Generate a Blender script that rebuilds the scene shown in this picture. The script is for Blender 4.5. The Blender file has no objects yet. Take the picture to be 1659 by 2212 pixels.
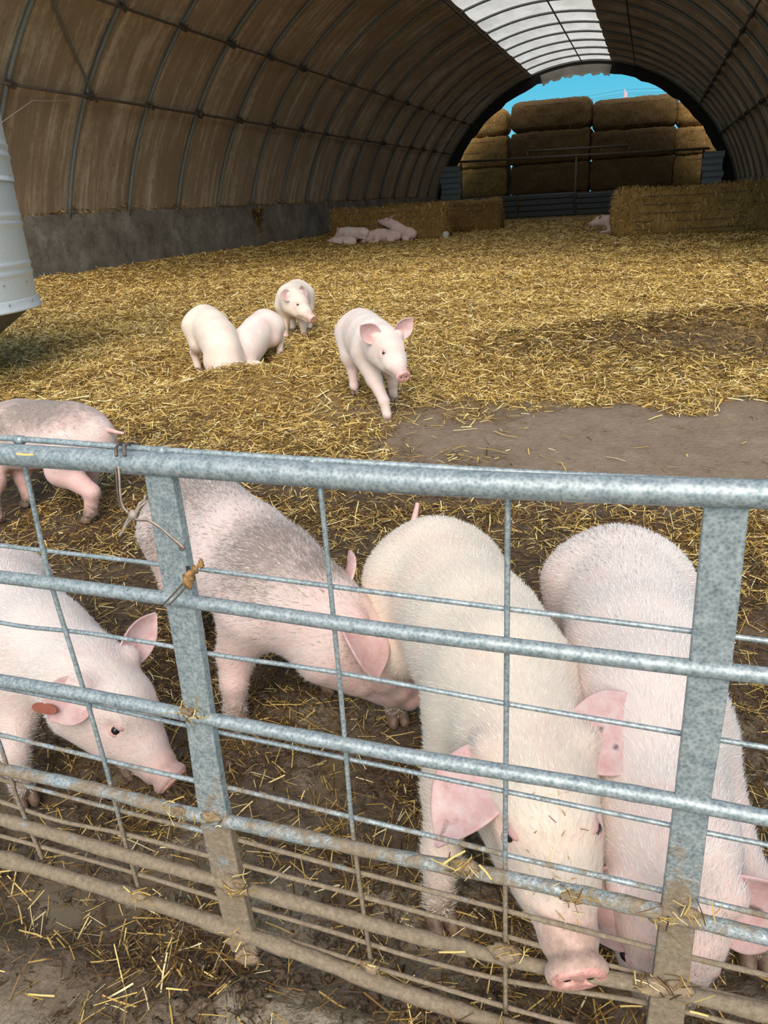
import bpy, math, random
import numpy as np
from mathutils import Matrix, Vector

# ------------------------------------------------------------------ camera
SC = bpy.context.scene
COL = SC.collection
IW, IH, FPX = 1659.0, 2212.0, 1680.0
CAM_H = 1.65
def _cam_axes(vy=(1408, 402), vz=(1080, 5400)):
    y = np.array([vy[0]-IW/2, -(vy[1]-IH/2), -FPX]); y /= np.linalg.norm(y)
    d = np.array([vz[0]-IW/2, -(vz[1]-IH/2), -FPX]); z = -d/np.linalg.norm(d)
    z -= y*(z@y); z /= np.linalg.norm(z)
    return np.array([np.cross(y, z), y, z])
RCAM = _cam_axes()
camd = bpy.data.cameras.new('camera')
camd.sensor_fit = 'VERTICAL'; camd.sensor_height = 24.0
camd.lens = 24.0*FPX/IH
camd.clip_start = 0.05; camd.clip_end = 2000
cam = bpy.data.objects.new('camera', camd); COL.objects.link(cam)
M4 = Matrix([[*RCAM[i], 0] for i in range(3)] + [[0, 0, 0, 1]])
M4.translation = Vector((0, 0, CAM_H))
cam.matrix_world = M4
SC.camera = cam

# ------------------------------------------------------------------ sky, sun, exposure
SUN_E, SUN_COL, SUN_ANGLE = 4.35, (1.0, 0.88, 0.77), 56
SUN_DIR = (0.20, -0.84, 0.72)          # towards the sun: behind the camera, to the right
SKY_E = 1.0
wd = bpy.data.worlds.new('sky'); SC.world = wd; wd.use_nodes = True
nt = wd.node_tree; nt.nodes.clear()
_o = nt.nodes.new('ShaderNodeOutputWorld'); _b = nt.nodes.new('ShaderNodeBackground')
_t = nt.nodes.new('ShaderNodeTexCoord'); _s = nt.nodes.new('ShaderNodeSeparateXYZ'); _r = nt.nodes.new('ShaderNodeValToRGB')
nt.links.new(_t.outputs['Generated'], _s.inputs[0]); nt.links.new(_s.outputs['Z'], _r.inputs[0])
_e = _r.color_ramp.elements
_e[0].position = 0.0; _e[0].color = (0.30, 0.72, 0.86, 1)
_e[1].position = 0.13; _e[1].color = (0.075, 0.53, 0.78, 1)
_x = _e.new(0.5); _x.color = (0.34, 0.46, 0.60, 1)
_x = _e.new(1.0); _x.color = (0.36, 0.45, 0.57, 1)
nt.links.new(_r.outputs[0], _b.inputs[0]); _b.inputs[1].default_value = SKY_E
nt.links.new(_b.outputs[0], _o.inputs[0])
sund = bpy.data.lights.new('sun', 'SUN'); sund.energy = SUN_E; sund.color = SUN_COL; sund.angle = math.radians(SUN_ANGLE)
sun = bpy.data.objects.new('sun', sund); COL.objects.link(sun)
sun.rotation_euler = Vector(SUN_DIR).to_track_quat('Z', 'Y').to_euler()
vs = SC.view_settings
vs.view_transform = 'Standard'; vs.look = 'None'; vs.gamma = 1.0; vs.use_curve_mapping = False
vs.exposure = 0.0

# ------------------------------------------------------------------ helpers
RNG = np.random.default_rng(7)
random.seed(7)

def ray(px, py):
    w = RCAM @ np.array([px-IW/2, -(py-IH/2), -FPX])
    return w/np.linalg.norm(w)
def at_y(px, py, Y):
    r = ray(px, py); return np.array([0, 0, CAM_H]) + r*(Y/r[1])

def _hash(ix, iy, iz):
    h = (ix.astype(np.int64)*374761393 + iy.astype(np.int64)*668265263 + iz.astype(np.int64)*2147483647) & 0xffffffff
    h = ((h ^ (h >> 13))*1274126177) & 0xffffffff
    h = (h ^ (h >> 16)) & 0xffffffff
    return h/4294967295.0
def vnoise(x, y, z=None):
    x = np.asarray(x, float); y = np.asarray(y, float)
    z = np.zeros_like(x) if z is None else np.asarray(z, float)
    ix, iy, iz = np.floor(x), np.floor(y), np.floor(z)
    fx, fy, fz = x-ix, y-iy, z-iz
    u, v, w = fx*fx*(3-2*fx), fy*fy*(3-2*fy), fz*fz*(3-2*fz)
    r = 0
    for a in (0, 1):
        for b in (0, 1):
            for c in (0, 1):
                r = r + _hash(ix+a, iy+b, iz+c)*(u if a else 1-u)*(v if b else 1-v)*(w if c else 1-w)
    return r
def fbm(x, y, z=None, o=4):
    r, a, f, s = 0, 0.5, 1.0, 0
    for i in range(o):
        r = r + a*vnoise(x*f+17.3*i, y*f-9.1*i, None if z is None else z*f+5.7*i); s += a; a *= .5; f *= 2.03
    return r/s
def smooth(a, b, x):
    t = np.clip((np.asarray(x, float)-a)/(b-a), 0, 1); return t*t*(3-2*t)

def new_obj(name, me, mat=None, parent=None):
    o = bpy.data.objects.new(name, me); COL.objects.link(o)
    if mat is not None: me.materials.append(mat)
    if parent is not None: o.parent = parent
    return o
def mesh_np(name, V, F, smooth_shade=True):
    """V (n,3); F (m,k) array or list of faces"""
    me = bpy.data.meshes.new(name)
    V = np.ascontiguousarray(V, np.float32)
    if isinstance(F, np.ndarray):
        m, k = F.shape
        me.vertices.add(len(V)); me.vertices.foreach_set('co', V.ravel())
        me.loops.add(m*k); me.loops.foreach_set('vertex_index', np.ascontiguousarray(F, np.int32).ravel())
        me.polygons.add(m); me.polygons.foreach_set('loop_start', np.arange(0, m*k, k, dtype=np.int32))
        me.update(calc_edges=True)
    else:
        me.from_pydata([tuple(map(float, v)) for v in V], [], [tuple(map(int, f)) for f in F]); me.update()
    if smooth_shade:
        me.polygons.foreach_set('use_smooth', np.ones(len(me.polygons), bool))
    return me
def add_col(me, name, C, domain='POINT'):
    a = me.attributes.new(name, 'FLOAT_COLOR', domain)
    C = np.asarray(C, np.float32)
    if C.shape[1] == 3: C = np.concatenate([C, np.ones((len(C), 1), np.float32)], 1)
    a.data.foreach_set('color', np.ascontiguousarray(C).ravel())
def empty(name, loc=(0, 0, 0), rz=0):
    o = bpy.data.objects.new(name, None); COL.objects.link(o); o.location = loc; o.rotation_euler = (0, 0, rz)
    o.empty_display_size = 0.1
    return o
def tag(o, label=None, cat=None, group=None, kind=None):
    if label: o['label'] = label
    if cat: o['category'] = cat
    if group: o['group'] = group
    if kind: o['kind'] = kind
    return o

def tube_geo(pts, rad, n=10, cap=True):
    P = np.array(pts, float); m = len(P)
    rad = np.full(m, rad, float) if np.isscalar(rad) else np.array(rad, float)
    T = np.gradient(P, axis=0); T /= np.linalg.norm(T, axis=1)[:, None]+1e-12
    a = np.array([0, 0, 1.0]) if abs(T[0][2]) < .9 else np.array([1.0, 0, 0])
    N = np.cross(T[0], a); N /= np.linalg.norm(N)
    V = []; F = []
    for i in range(m):
        N = N-T[i]*(N@T[i]); N /= np.linalg.norm(N); B = np.cross(T[i], N)
        for k in range(n):
            t = 2*math.pi*k/n
            V.append(P[i]+rad[i]*(math.cos(t)*N+math.sin(t)*B))
    for i in range(m-1):
        for k in range(n):
            F.append((i*n+k, i*n+(k+1) % n, (i+1)*n+(k+1) % n, (i+1)*n+k))
    if cap:
        F.append(tuple(range(n))[::-1]); F.append(tuple((m-1)*n+k for k in range(n)))
    return V, F
def tube(name, pts, rad, mat, parent=None, n=10):
    V, F = tube_geo(pts, rad, n)
    return new_obj(name, mesh_np(name, np.array(V), F), mat, parent)
def join_geo(geos):
    V = []; F = []
    for v, f in geos:
        o = len(V); V += list(v); F += [tuple(i+o for i in q) for q in f]
    return np.array(V), F
def box_geo(c, d, R=None):
    c = np.array(c, float); d = np.array(d, float)/2
    V = np.array([[sx*d[0], sy*d[1], sz*d[2]] for sx in (-1, 1) for sy in (-1, 1) for sz in (-1, 1)])
    if R is not None: V = V@np.array(R).T
    return list(V+c), [(0, 1, 3, 2), (4, 6, 7, 5), (0, 4, 5, 1), (2, 3, 7, 6), (0, 2, 6, 4), (1, 5, 7, 3)]
def rz_mat(a):
    return np.array([[math.cos(a), -math.sin(a), 0], [math.sin(a), math.cos(a), 0], [0, 0, 1]])

# ------------------------------------------------------------------ materials
def mat_new(name):
    m = bpy.data.materials.new(name); m.use_nodes = True
    t = m.node_tree; t.nodes.clear()
    out = t.nodes.new('ShaderNodeOutputMaterial'); b = t.nodes.new('ShaderNodeBsdfPrincipled')
    t.links.new(b.outputs[0], out.inputs[0])
    return m, t, b, out
def N(t, typ, **kw):
    n = t.nodes.new(typ)
    for k, v in kw.items(): setattr(n, k, v)
    return n
def noise_node(t, scale, detail=4, rough=.6, coord='Object', mapscale=None):
    tc = N(t, 'ShaderNodeTexCoord'); n = N(t, 'ShaderNodeTexNoise')
    n.inputs['Scale'].default_value = scale; n.inputs['Detail'].default_value = detail; n.inputs['Roughness'].default_value = rough
    if mapscale:
        mp = N(t, 'ShaderNodeMapping'); mp.inputs['Scale'].default_value = mapscale
        t.links.new(tc.outputs[coord], mp.inputs[0]); t.links.new(mp.outputs[0], n.inputs['Vector'])
    else:
        t.links.new(tc.outputs[coord], n.inputs['Vector'])
    return n.outputs['Fac']
def ramp(t, fac, stops):
    r = N(t, 'ShaderNodeValToRGB'); e = r.color_ramp.elements
    while len(e) < len(stops): e.new(0.5)
    for i, (p, c) in enumerate(stops):
        e[i].position = p; e[i].color = (*c, 1) if len(c) == 3 else c
    t.links.new(fac, r.inputs[0]); return r.outputs[0]
def mixc(t, fac, a, b, mode='MIX'):
    m = N(t, 'ShaderNodeMix', data_type='RGBA', blend_type=mode)
    for s, v in ((0, fac), (6, a), (7, b)):
        if hasattr(v, 'links'): t.links.new(v, m.inputs[s])
        elif s == 0: m.inputs[0].default_value = v
        else: m.inputs[s].default_value = (*v, 1)
    return m.outputs[2]
def mth(t, op, a, b=None, c=None):
    m = N(t, 'ShaderNodeMath', operation=op)
    for i, v in enumerate((a, b, c)):
        if v is None: continue
        if hasattr(v, 'links'): t.links.new(v, m.inputs[i])
        else: m.inputs[i].default_value = v
    return m.outputs[0]
def bump(t, b, h, strength=.5, dist=.01):
    n = N(t, 'ShaderNodeBump'); n.inputs['Strength'].default_value = strength; n.inputs['Distance'].default_value = dist
    t.links.new(h, n.inputs['Height']); t.links.new(n.outputs[0], b.inputs['Normal'])
def attr(t, name):
    a = N(t, 'ShaderNodeAttribute'); a.attribute_name = name; return a
def lk(t, a, b): t.links.new(a, b)

MAT = {}
def simple(name, col, rough=.6, metal=0., noise=None, var=.25, bmp=0., spec=.5):
    m, t, b, o = mat_new(name)
    b.inputs['Roughness'].default_value = rough; b.inputs['Metallic'].default_value = metal
    b.inputs['Specular IOR Level'].default_value = spec
    if noise:
        f = noise_node(t, noise, 5, .65)
        c = ramp(t, f, [(.3, tuple(x*(1-var) for x in col)), (.7, tuple(min(1, x*(1+var)) for x in col))])
        lk(t, c, b.inputs['Base Color'])
        if bmp: bump(t, b, f, .6, bmp)
    else: b.inputs['Base Color'].default_value = (*col, 1)
    MAT[name] = m; return m

def galv(name, mud_top, base=((.30, .36, .38), (.47, .52, .53), (.62, .65, .64)), mudcol=(.36, .28, .19)):
    """weathered galvanised steel; dried mud grows towards the ground (object space is world space)"""
    m, t, b, o = mat_new(name)
    f = noise_node(t, 55, 5, .7); f2 = noise_node(t, 14, 5, .75)
    vor = N(t, 'ShaderNodeTexVoronoi'); vor.inputs['Scale'].default_value = 160
    tc = N(t, 'ShaderNodeTexCoord'); lk(t, tc.outputs['Object'], vor.inputs['Vector'])
    f = mth(t, 'ADD', mth(t, 'MULTIPLY', f, .75), mth(t, 'MULTIPLY', vor.outputs['Distance'], .35))
    c = ramp(t, f, [(.3, base[0]), (.5, base[1]), (.72, base[2])])
    sp = N(t, 'ShaderNodeSeparateXYZ'); lk(t, tc.outputs['Object'], sp.inputs[0])
    hz = mth(t, 'SUBTRACT', mud_top, sp.outputs['Z'])
    hz = mth(t, 'MULTIPLY', hz, 1.1)
    mask = mth(t, 'ADD', hz, f2)
    mask = mth(t, 'MULTIPLY', mth(t, 'SUBTRACT', mask, .62), 7); mask.node.use_clamp = True
    mc = ramp(t, noise_node(t, 90, 4, .7), [(.3, tuple(x*.62 for x in mudcol)), (.6, mudcol), (.8, tuple(min(1, x*1.4) for x in mudcol))])
    c = mixc(t, mask, c, mc); lk(t, c, b.inputs['Base Color'])
    lk(t, mth(t, 'SUBTRACT', .35, mth(t, 'MULTIPLY', mask, .35)), b.inputs['Metallic'])
    lk(t, mth(t, 'ADD', .45, mth(t, 'MULTIPLY', mask, .4)), b.inputs['Roughness'])
    bump(t, b, mth(t, 'ADD', mth(t, 'MULTIPLY', mth(t, 'MULTIPLY', mask, noise_node(t, 60, 5, .75)), 1.0), mth(t, 'MULTIPLY', f, .06)), .8, .006)
    MAT[name] = m; return m

def build_materials():
    galv('gate_steel', .66, ((.15, .195, .215), (.285, .34, .355), (.46, .51, .52)), (.30, .235, .16))
    galv('silo_steel', -9, ((.62, .68, .72), (.72, .77, .80), (.82, .85, .86)))
    galv('rib_steel', -9, ((.115, .115, .105), (.17, .18, .17), (.27, .285, .28)))
    galv('sheet_steel', -9, ((.22, .25, .28), (.32, .36, .39), (.42, .46, .48)))
    simple('hopper_dark', (.13, .125, .12), .7, .2, 20, .35)
    simple('purlin_rust', (.085, .065, .05), .8, .1, 25, .4)
    simple('dark_frame', (.02, .018, .016), .85, 0, 6, .5)
    simple('bolt_steel', (.35, .35, .34), .5, .6)
    simple('wire_rust', (.17, .12, .095), .65, .3, 60, .35)
    simple('tie_bright', (.40, .33, .27), .6, .2, 60, .3)
    simple('rust_clump', (.34, .19, .07), .9, 0, 70, .5, .004)
    simple('mud_clod', (.27, .20, .13), .85, 0, 60, .45, .006)
    simple('manure', (.10, .068, .040), .6, 0, 55, .6, .01)
    simple('timber', (.16, .13, .10), .85, 0, 14, .3)
    simple('mast_paint', (.62, .40, .48), .6)
    simple('line_black', (.03, .05, .07), .6)
    simple('eye_black', (.012, .009, .010), .12)
    simple('tag_brown', (.30, .085, .05), .55, 0, 40, .15)
    simple('hoof', (.20, .13, .09), .55, 0, 40, .5)
    simple('stone_pale', (.55, .53, .50), .8, 0, 20, .2)
    # tunnel cover: dirty fabric, brown, a little translucent
    m, t, b, o = mat_new('cover')
    f = noise_node(t, .9, 6, .7, mapscale=(1, .55, .18)); g = noise_node(t, 9, 5, .7)
    st = noise_node(t, 2.2, 5, .75, mapscale=(.15, 2.0, .15))
    c = ramp(t, mth(t, 'ADD', mth(t, 'MULTIPLY', f, .35), mth(t, 'ADD', mth(t, 'MULTIPLY', st, .5), mth(t, 'MULTIPLY', g, .15))),
             [(.36, (.235, .17, .115)), (.50, (.335, .245, .165)), (.62, (.62, .51, .39))])
    sp = N(t, 'ShaderNodeTexVoronoi'); sp.inputs['Scale'].default_value = 2.7
    tc = N(t, 'ShaderNodeTexCoord'); lk(t, tc.outputs['Object'], sp.inputs['Vector'])
    c = mixc(t, mth(t, 'MULTIPLY', mth(t, 'LESS_THAN', sp.outputs['Distance'], .10), .35), c, (.10, .08, .055))
    lk(t, c, b.inputs['Base Color']); b.inputs['Roughness'].default_value = .75
    tr = N(t, 'ShaderNodeBsdfTranslucent'); lk(t, c, tr.inputs[0])
    mx = N(t, 'ShaderNodeMixShader'); mx.inputs[0].default_value = .02
    lk(t, b.outputs[0], mx.inputs[1]); lk(t, tr.outputs[0], mx.inputs[2]); lk(t, mx.outputs[0], o.inputs[0])
    MAT['cover'] = m
    # ridge skylight: white translucent sheet
    m, t, b, o = mat_new('skylight')
    f = noise_node(t, 1.6, 6, .7, mapscale=(1, .4, 1)); c = ramp(t, f, [(.3, (.66, .62, .56)), (.65, (.93, .89, .83))])
    lk(t, c, b.inputs['Base Color']); b.inputs['Roughness'].default_value = .5
    tr = N(t, 'ShaderNodeBsdfTranslucent'); lk(t, c, tr.inputs[0])
    mx = N(t, 'ShaderNodeMixShader'); mx.inputs[0].default_value = .66
    lk(t, b.outputs[0], mx.inputs[1]); lk(t, tr.outputs[0], mx.inputs[2]); lk(t, mx.outputs[0], o.inputs[0])
    MAT['skylight'] = m
    # concrete
    m, t, b, o = mat_new('concrete')
    f = noise_node(t, 1.2, 7, .72); f2 = noise_node(t, 7, 6, .75); tc = N(t, 'ShaderNodeTexCoord'); sp = N(t, 'ShaderNodeSeparateXYZ')
    lk(t, tc.outputs['Object'], sp.inputs[0])
    c = ramp(t, mth(t, 'ADD', mth(t, 'MULTIPLY', f, .6), mth(t, 'MULTIPLY', f2, .4)), [(.38, (.095, .080, .062)), (.50, (.19, .17, .142)), (.62, (.31, .285, .245))])
    dirt = mth(t, 'ADD', mth(t, 'SUBTRACT', .85, sp.outputs['Z']), mth(t, 'MULTIPLY', f2, .8)); dirt = mth(t, 'MULTIPLY', mth(t, 'SUBTRACT', dirt, .35), 2.2); dirt.node.use_clamp = True
    c = mixc(t, mth(t, 'MULTIPLY', dirt, .65), c, (.085, .068, .048)); lk(t, c, b.inputs['Base Color'])
    b.inputs['Roughness'].default_value = .9; bump(t, b, f2, .5, .02); MAT['concrete'] = m
    # ground: mask attribute r = straw, g = wet mud, b = bare dry dirt
    m, t, b, o = mat_new('ground')
    a = attr(t, 'mask'); sp = N(t, 'ShaderNodeSeparateColor'); lk(t, a.outputs['Color'], sp.inputs[0])
    f = noise_node(t, 5, 6, .75); f2 = noise_node(t, 38, 5, .75); f3 = noise_node(t, 120, 3, .7)
    mud = ramp(t, mth(t, 'ADD', mth(t, 'MULTIPLY', f, .5), mth(t, 'MULTIPLY', f2, .5)), [(.34, (.042, .026, .014)), (.5, (.095, .062, .036)), (.68, (.18, .125, .078))])
    wet = ramp(t, mth(t, 'ADD', mth(t, 'MULTIPLY', f, .5), mth(t, 'MULTIPLY', f3, .5)), [(.34, (.11, .085, .055)), (.5, (.24, .195, .135)), (.62, (.36, .31, .23))])
    drt = ramp(t, mth(t, 'ADD', mth(t, 'MULTIPLY', f, .6), mth(t, 'MULTIPLY', f2, .4)), [(.32, (.17, .115, .075)), (.55, (.265, .195, .135)), (.75, (.36, .285, .21))])
    stn = N(t, 'ShaderNodeTexNoise'); stn.inputs['Scale'].default_value = 30; stn.inputs['Detail'].default_value = 5; stn.inputs['Distortion'].default_value = 1.6
    tc = N(t, 'ShaderNodeTexCoord'); lk(t, tc.outputs['Object'], stn.inputs['Vector'])
    stw = ramp(t, mth(t, 'ADD', mth(t, 'MULTIPLY', stn.outputs['Fac'], .62), mth(t, 'MULTIPLY', f, .38)), [(.33, (.085, .048, .014)), (.48, (.26, .16, .048)), (.62, (.44, .30, .10)), (.75, (.60, .45, .19))])
    c = mixc(t, sp.outputs[2], mud, drt); c = mixc(t, sp.outputs[1], c, wet)
    sm = mth(t, 'ADD', mth(t, 'MULTIPLY', mth(t, 'SUBTRACT', f2, .5), 1.2), sp.outputs[0]); sm = mth(t, 'MULTIPLY', mth(t, 'SUBTRACT', sm, .25), 2); sm.node.use_clamp = True
    sm = mth(t, 'MULTIPLY', sm, mth(t, 'GREATER_THAN', sp.outputs[0], .02))
    c = mixc(t, sm, c, stw); lk(t, c, b.inputs['Base Color'])
    lk(t, mth(t, 'SUBTRACT', .85, mth(t, 'MULTIPLY', sp.outputs[1], .5)), b.inputs['Roughness'])
    bump(t, b, mth(t, 'ADD', mth(t, 'MULTIPLY', f2, .7), mth(t, 'MULTIPLY', stn.outputs['Fac'], .6)), .9, .02)
    MAT['ground'] = m
    # loose straw: colour per stalk
    m, t, b, o = mat_new('straw'); a = attr(t, 'col'); lk(t, a.outputs['Color'], b.inputs['Base Color']); b.inputs['Roughness'].default_value = .55
    b.inputs['Specular IOR Level'].default_value = .4; MAT['straw'] = m
    # bale faces; the darkest tone has the stack's shade put into its colour
    for nm, k in (('bale', 1.0), ('bale_old', .78), ('bale_shaded', .36)):
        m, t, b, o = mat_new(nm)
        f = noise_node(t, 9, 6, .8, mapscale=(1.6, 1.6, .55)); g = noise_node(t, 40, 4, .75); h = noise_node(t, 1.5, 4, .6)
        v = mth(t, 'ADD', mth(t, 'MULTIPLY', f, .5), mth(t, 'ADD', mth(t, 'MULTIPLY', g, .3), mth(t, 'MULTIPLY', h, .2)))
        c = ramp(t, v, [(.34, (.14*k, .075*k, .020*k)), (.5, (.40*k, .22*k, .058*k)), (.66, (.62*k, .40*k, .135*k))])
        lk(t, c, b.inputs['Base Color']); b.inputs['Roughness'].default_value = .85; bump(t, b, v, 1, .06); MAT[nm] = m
    # water
    m, t, b, o = mat_new('muddy_water'); f = noise_node(t, 6, 4, .6); c = ramp(t, f, [(.3, (.105, .080, .048)), (.7, (.175, .138, .088))])
    lk(t, c, b.inputs['Base Color']); b.inputs['Roughness'].default_value = .07; b.inputs['IOR'].default_value = 1.33
    w = noise_node(t, 25, 3, .5); bump(t, b, w, .12, .004); MAT['muddy_water'] = m
    # pig skin: mask r pink, g dirt, b grey patch
    for nm, base, pink, grey in (('skin', (.81, .69, .625), (.76, .46, .42), (.27, .215, .185)), ('skin_pink', (.79, .61, .555), (.74, .43, .39), (.27, .215, .185)), ('skin_cream', (.83, .71, .60), (.78, .50, .44), (.27, .215, .185))):
        m, t, b, o = mat_new(nm)
        a = attr(t, 'mask'); sp = N(t, 'ShaderNodeSeparateColor'); lk(t, a.outputs['Color'], sp.inputs[0])
        f = noise_node(t, 7, 4, .6); g = noise_node(t, 60, 5, .75); h = noise_node(t, 22, 6, .75)
        c = ramp(t, mth(t, 'ADD', mth(t, 'MULTIPLY', f, .7), mth(t, 'MULTIPLY', g, .3)), [(.3, tuple(x*.9 for x in base)), (.7, tuple(min(1, x*1.06) for x in base))])
        c = mixc(t, sp.outputs[0], c, pink)
        pm = mth(t, 'MULTIPLY', mth(t, 'ADD', sp.outputs[2], mth(t, 'MULTIPLY', mth(t, 'SUBTRACT', h, .5), 1.1)), 1.7); pm = mth(t, 'SUBTRACT', pm, .36); pm.node.use_clamp = True
        c = mixc(t, mth(t, 'MULTIPLY', pm, .95), c, grey)
        dm = mth(t, 'MULTIPLY', mth(t, 'ADD', sp.outputs[1], mth(t, 'MULTIPLY', mth(t, 'SUBTRACT', h, .5), .9)), 1.6); dm = mth(t, 'SUBTRACT', dm, .35); dm.node.use_clamp = True
        c = mixc(t, dm, c, (.145, .092, .052)); lk(t, c, b.inputs['Base Color'])
        b.inputs['Roughness'].default_value = .62; b.inputs['Specular IOR Level'].default_value = .3
        b.inputs['Sheen Weight'].default_value = .25; b.inputs['Sheen Roughness'].default_value = .4
        b.inputs['Subsurface Weight'].default_value = .12; b.inputs['Subsurface Radius'].default_value = (1, .4, .25); b.inputs['Subsurface Scale'].default_value = .012
        bump(t, b, mth(t, 'ADD', g, mth(t, 'MULTIPLY', h, .6)), .35, .006); MAT[nm] = m
    m, t, b, o = mat_new('ear_skin')
    a = attr(t, 'mask'); sp = N(t, 'ShaderNodeSeparateColor'); lk(t, a.outputs['Color'], sp.inputs[0])
    f = noise_node(t, 30, 5, .7); h = noise_node(t, 75, 5, .8)
    c = ramp(t, f, [(.3, (.70, .40, .38)), (.52, (.78, .53, .51)), (.72, (.82, .66, .63))])
    pm = mth(t, 'MULTIPLY', mth(t, 'ADD', sp.outputs[2], mth(t, 'MULTIPLY', mth(t, 'SUBTRACT', h, .5), 1.0)), 2.2); pm = mth(t, 'SUBTRACT', pm, .75); pm.node.use_clamp = True
    c = mixc(t, mth(t, 'MULTIPLY', pm, .85), c, (.10, .06, .06)); lk(t, c, b.inputs['Base Color']); b.inputs['Roughness'].default_value = .55
    tr = N(t, 'ShaderNodeBsdfTranslucent'); lk(t, c, tr.inputs[0]); mx = N(t, 'ShaderNodeMixShader'); mx.inputs[0].default_value = .18
    bump(t, b, f, .3, .004)
    lk(t, b.outputs[0], mx.inputs[1]); lk(t, tr.outputs[0], mx.inputs[2]); lk(t, mx.outputs[0], o.inputs[0]); MAT['ear_skin'] = m
    m, t, b, o = mat_new('snout'); f = noise_node(t, 60, 5, .75); c = ramp(t, f, [(.32, (.33, .17, .14)), (.5, (.68, .35, .30)), (.7, (.78, .46, .40))])
    lk(t, c, b.inputs['Base Color']); b.inputs['Roughness'].default_value = .35; bump(t, b, f, .3, .004); MAT['snout'] = m
    simple('eyelid', (.62, .36, .35), .6, 0, 60, .15)
    m, t, b, o = mat_new('bristle'); a = attr(t, 'col'); lk(t, a.outputs['Color'], b.inputs['Base Color']); b.inputs['Roughness'].default_value = .5; MAT['bristle'] = m
build_materials()

# ------------------------------------------------------------------ ground heights
def ground_base(x, y):
    """large shape of the litter bed: rises from the muddy gate to the deep straw"""
    x = np.asarray(x, float); y = np.asarray(y, float)
    z = .45*smooth(1.9, 6.6, y)
    z = z + .24*np.exp(-(((x+2.80)/.70)**2+((y-5.22)/.27)**2)) - .13*np.exp(-(((x+3.2)/.8)**2+((y-5.85)/.38)**2))   # hollow the two pigs root in
    z = z + .20*np.exp(-(((x-.55)/1.5)**2+((y-7.1)/.55)**2))                                                         # hump on the right
    z = z + .22*smooth(-8.8, -10.6, x)*smooth(8, 11, y)                                                               # heaped against the wall
    return z
def masks(x, y):
    n = fbm(x*1.3+4, y*1.3, o=4); n2 = fbm(x*3.1, y*3.1+8, o=3)
    straw = smooth(2.3, 5.0, y+(n-.5)*2.2)*.75 + .25*smooth(4.8, 6.2, y)
    bare = smooth(-1.9, -1.0, x+(n-.5)*1.6)*smooth(3.75, 4.05, y+(n2-.5)*.8)*(1-smooth(5.0, 5.3, y+(n2-.5)*.6))
    bare = np.maximum(bare, .55*np.exp(-(((x+1.7)/.5)**2+((y-4.9)/.28)**2)))
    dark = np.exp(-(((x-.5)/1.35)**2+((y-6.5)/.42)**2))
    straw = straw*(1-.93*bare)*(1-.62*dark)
    straw = straw*(1-.7*np.exp(-(((x+2.6)/.8)**2+((y-3.0)/.5)**2)))
    wet = (1-smooth(1.7, 2.6, y+(n-.5)*1.6))*(.25+.75*smooth(.45, .62, n2))
    wet = np.maximum(wet, (1-smooth(.70, .86, y+.09*(x+.5)+(n2-.5)*.2)))
    return np.clip(straw, 0, 1), np.clip(wet, 0, 1), np.clip(bare, 0, 1)
def ground(x, y):
    x = np.asarray(x, float); y = np.asarray(y, float)
    z = ground_base(x, y)
    d = np.hypot(x, y)
    near = 1-smooth(2.3, 4.5, y)
    lump = (fbm(x*6, y*6, o=4)-.5)*.085*near + (np.abs(fbm(x*17, y*17+3, o=3)-.5)-.1)*.07*near
    bank = .075*np.exp(-((y-(.98+.05*(x+.6)))/.11)**2)*near*(1-smooth(.2, .6, x))
    flat = 1-smooth(.62, .86, y+.09*(x+.5))
    z = z + lump*(1-.85*flat) + bank - .012*flat
    far = smooth(2.5, 5, y)
    z = z + far*((fbm(x*1.1, y*1.1+40, o=4)-.5)*.14 + (fbm(x*4.3, y*4.3, o=3)-.5)*.06)*(1-.85*masks_bare(x, y))
    return z
def masks_bare(x, y): return masks(x, y)[2]

TUN_X, TUN_Z, TUN_R = -3.553, -0.235, 7.67
WALL_L, WALL_R, WALL_TOP = -10.93, 3.825, 1.785
END_Y = 43.83
RIB_Y = [11.83+2*k for k in range(17)]
MOUTH_Y = 10.6

def axis(segs):
    a = []
    for lo, hi, st in segs: a += list(np.arange(lo, hi-1e-9, st))
    return np.array(a+[segs[-1][1]])
def build_floor():
    xs = axis([(-400, -60, 85), (-60, -12, 6), (-12, -3.2, .14), (-3.2, 1.3, .016), (1.3, 4.2, .14), (4.2, 40, 5), (40, 400, 90)])
    ys = axis([(-30, -3, 4.5), (-3, .35, .25), (.35, 3.3, .016), (3.3, 8, .04), (8, 16, .1), (16, 50, .3), (50, 110, 6), (110, 410, 60)])
    X, Y = np.meshgrid(xs, ys, indexing='ij')
    Z = ground(X, Y)
    nx, ny = X.shape
    V = np.stack([X, Y, Z], -1).reshape(-1, 3)
    i = np.arange(nx*ny).reshape(nx, ny)
    F = np.stack([i[:-1, :-1], i[1:, :-1], i[1:, 1:], i[:-1, 1:]], -1).reshape(-1, 4)
    me = mesh_np('floor', V, F)
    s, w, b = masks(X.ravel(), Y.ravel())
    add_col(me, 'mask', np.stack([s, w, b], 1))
    return tag(new_obj('floor', me, MAT['ground']), 'muddy ground rising into a deep golden straw bed', kind='structure')
build_floor()

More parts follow.
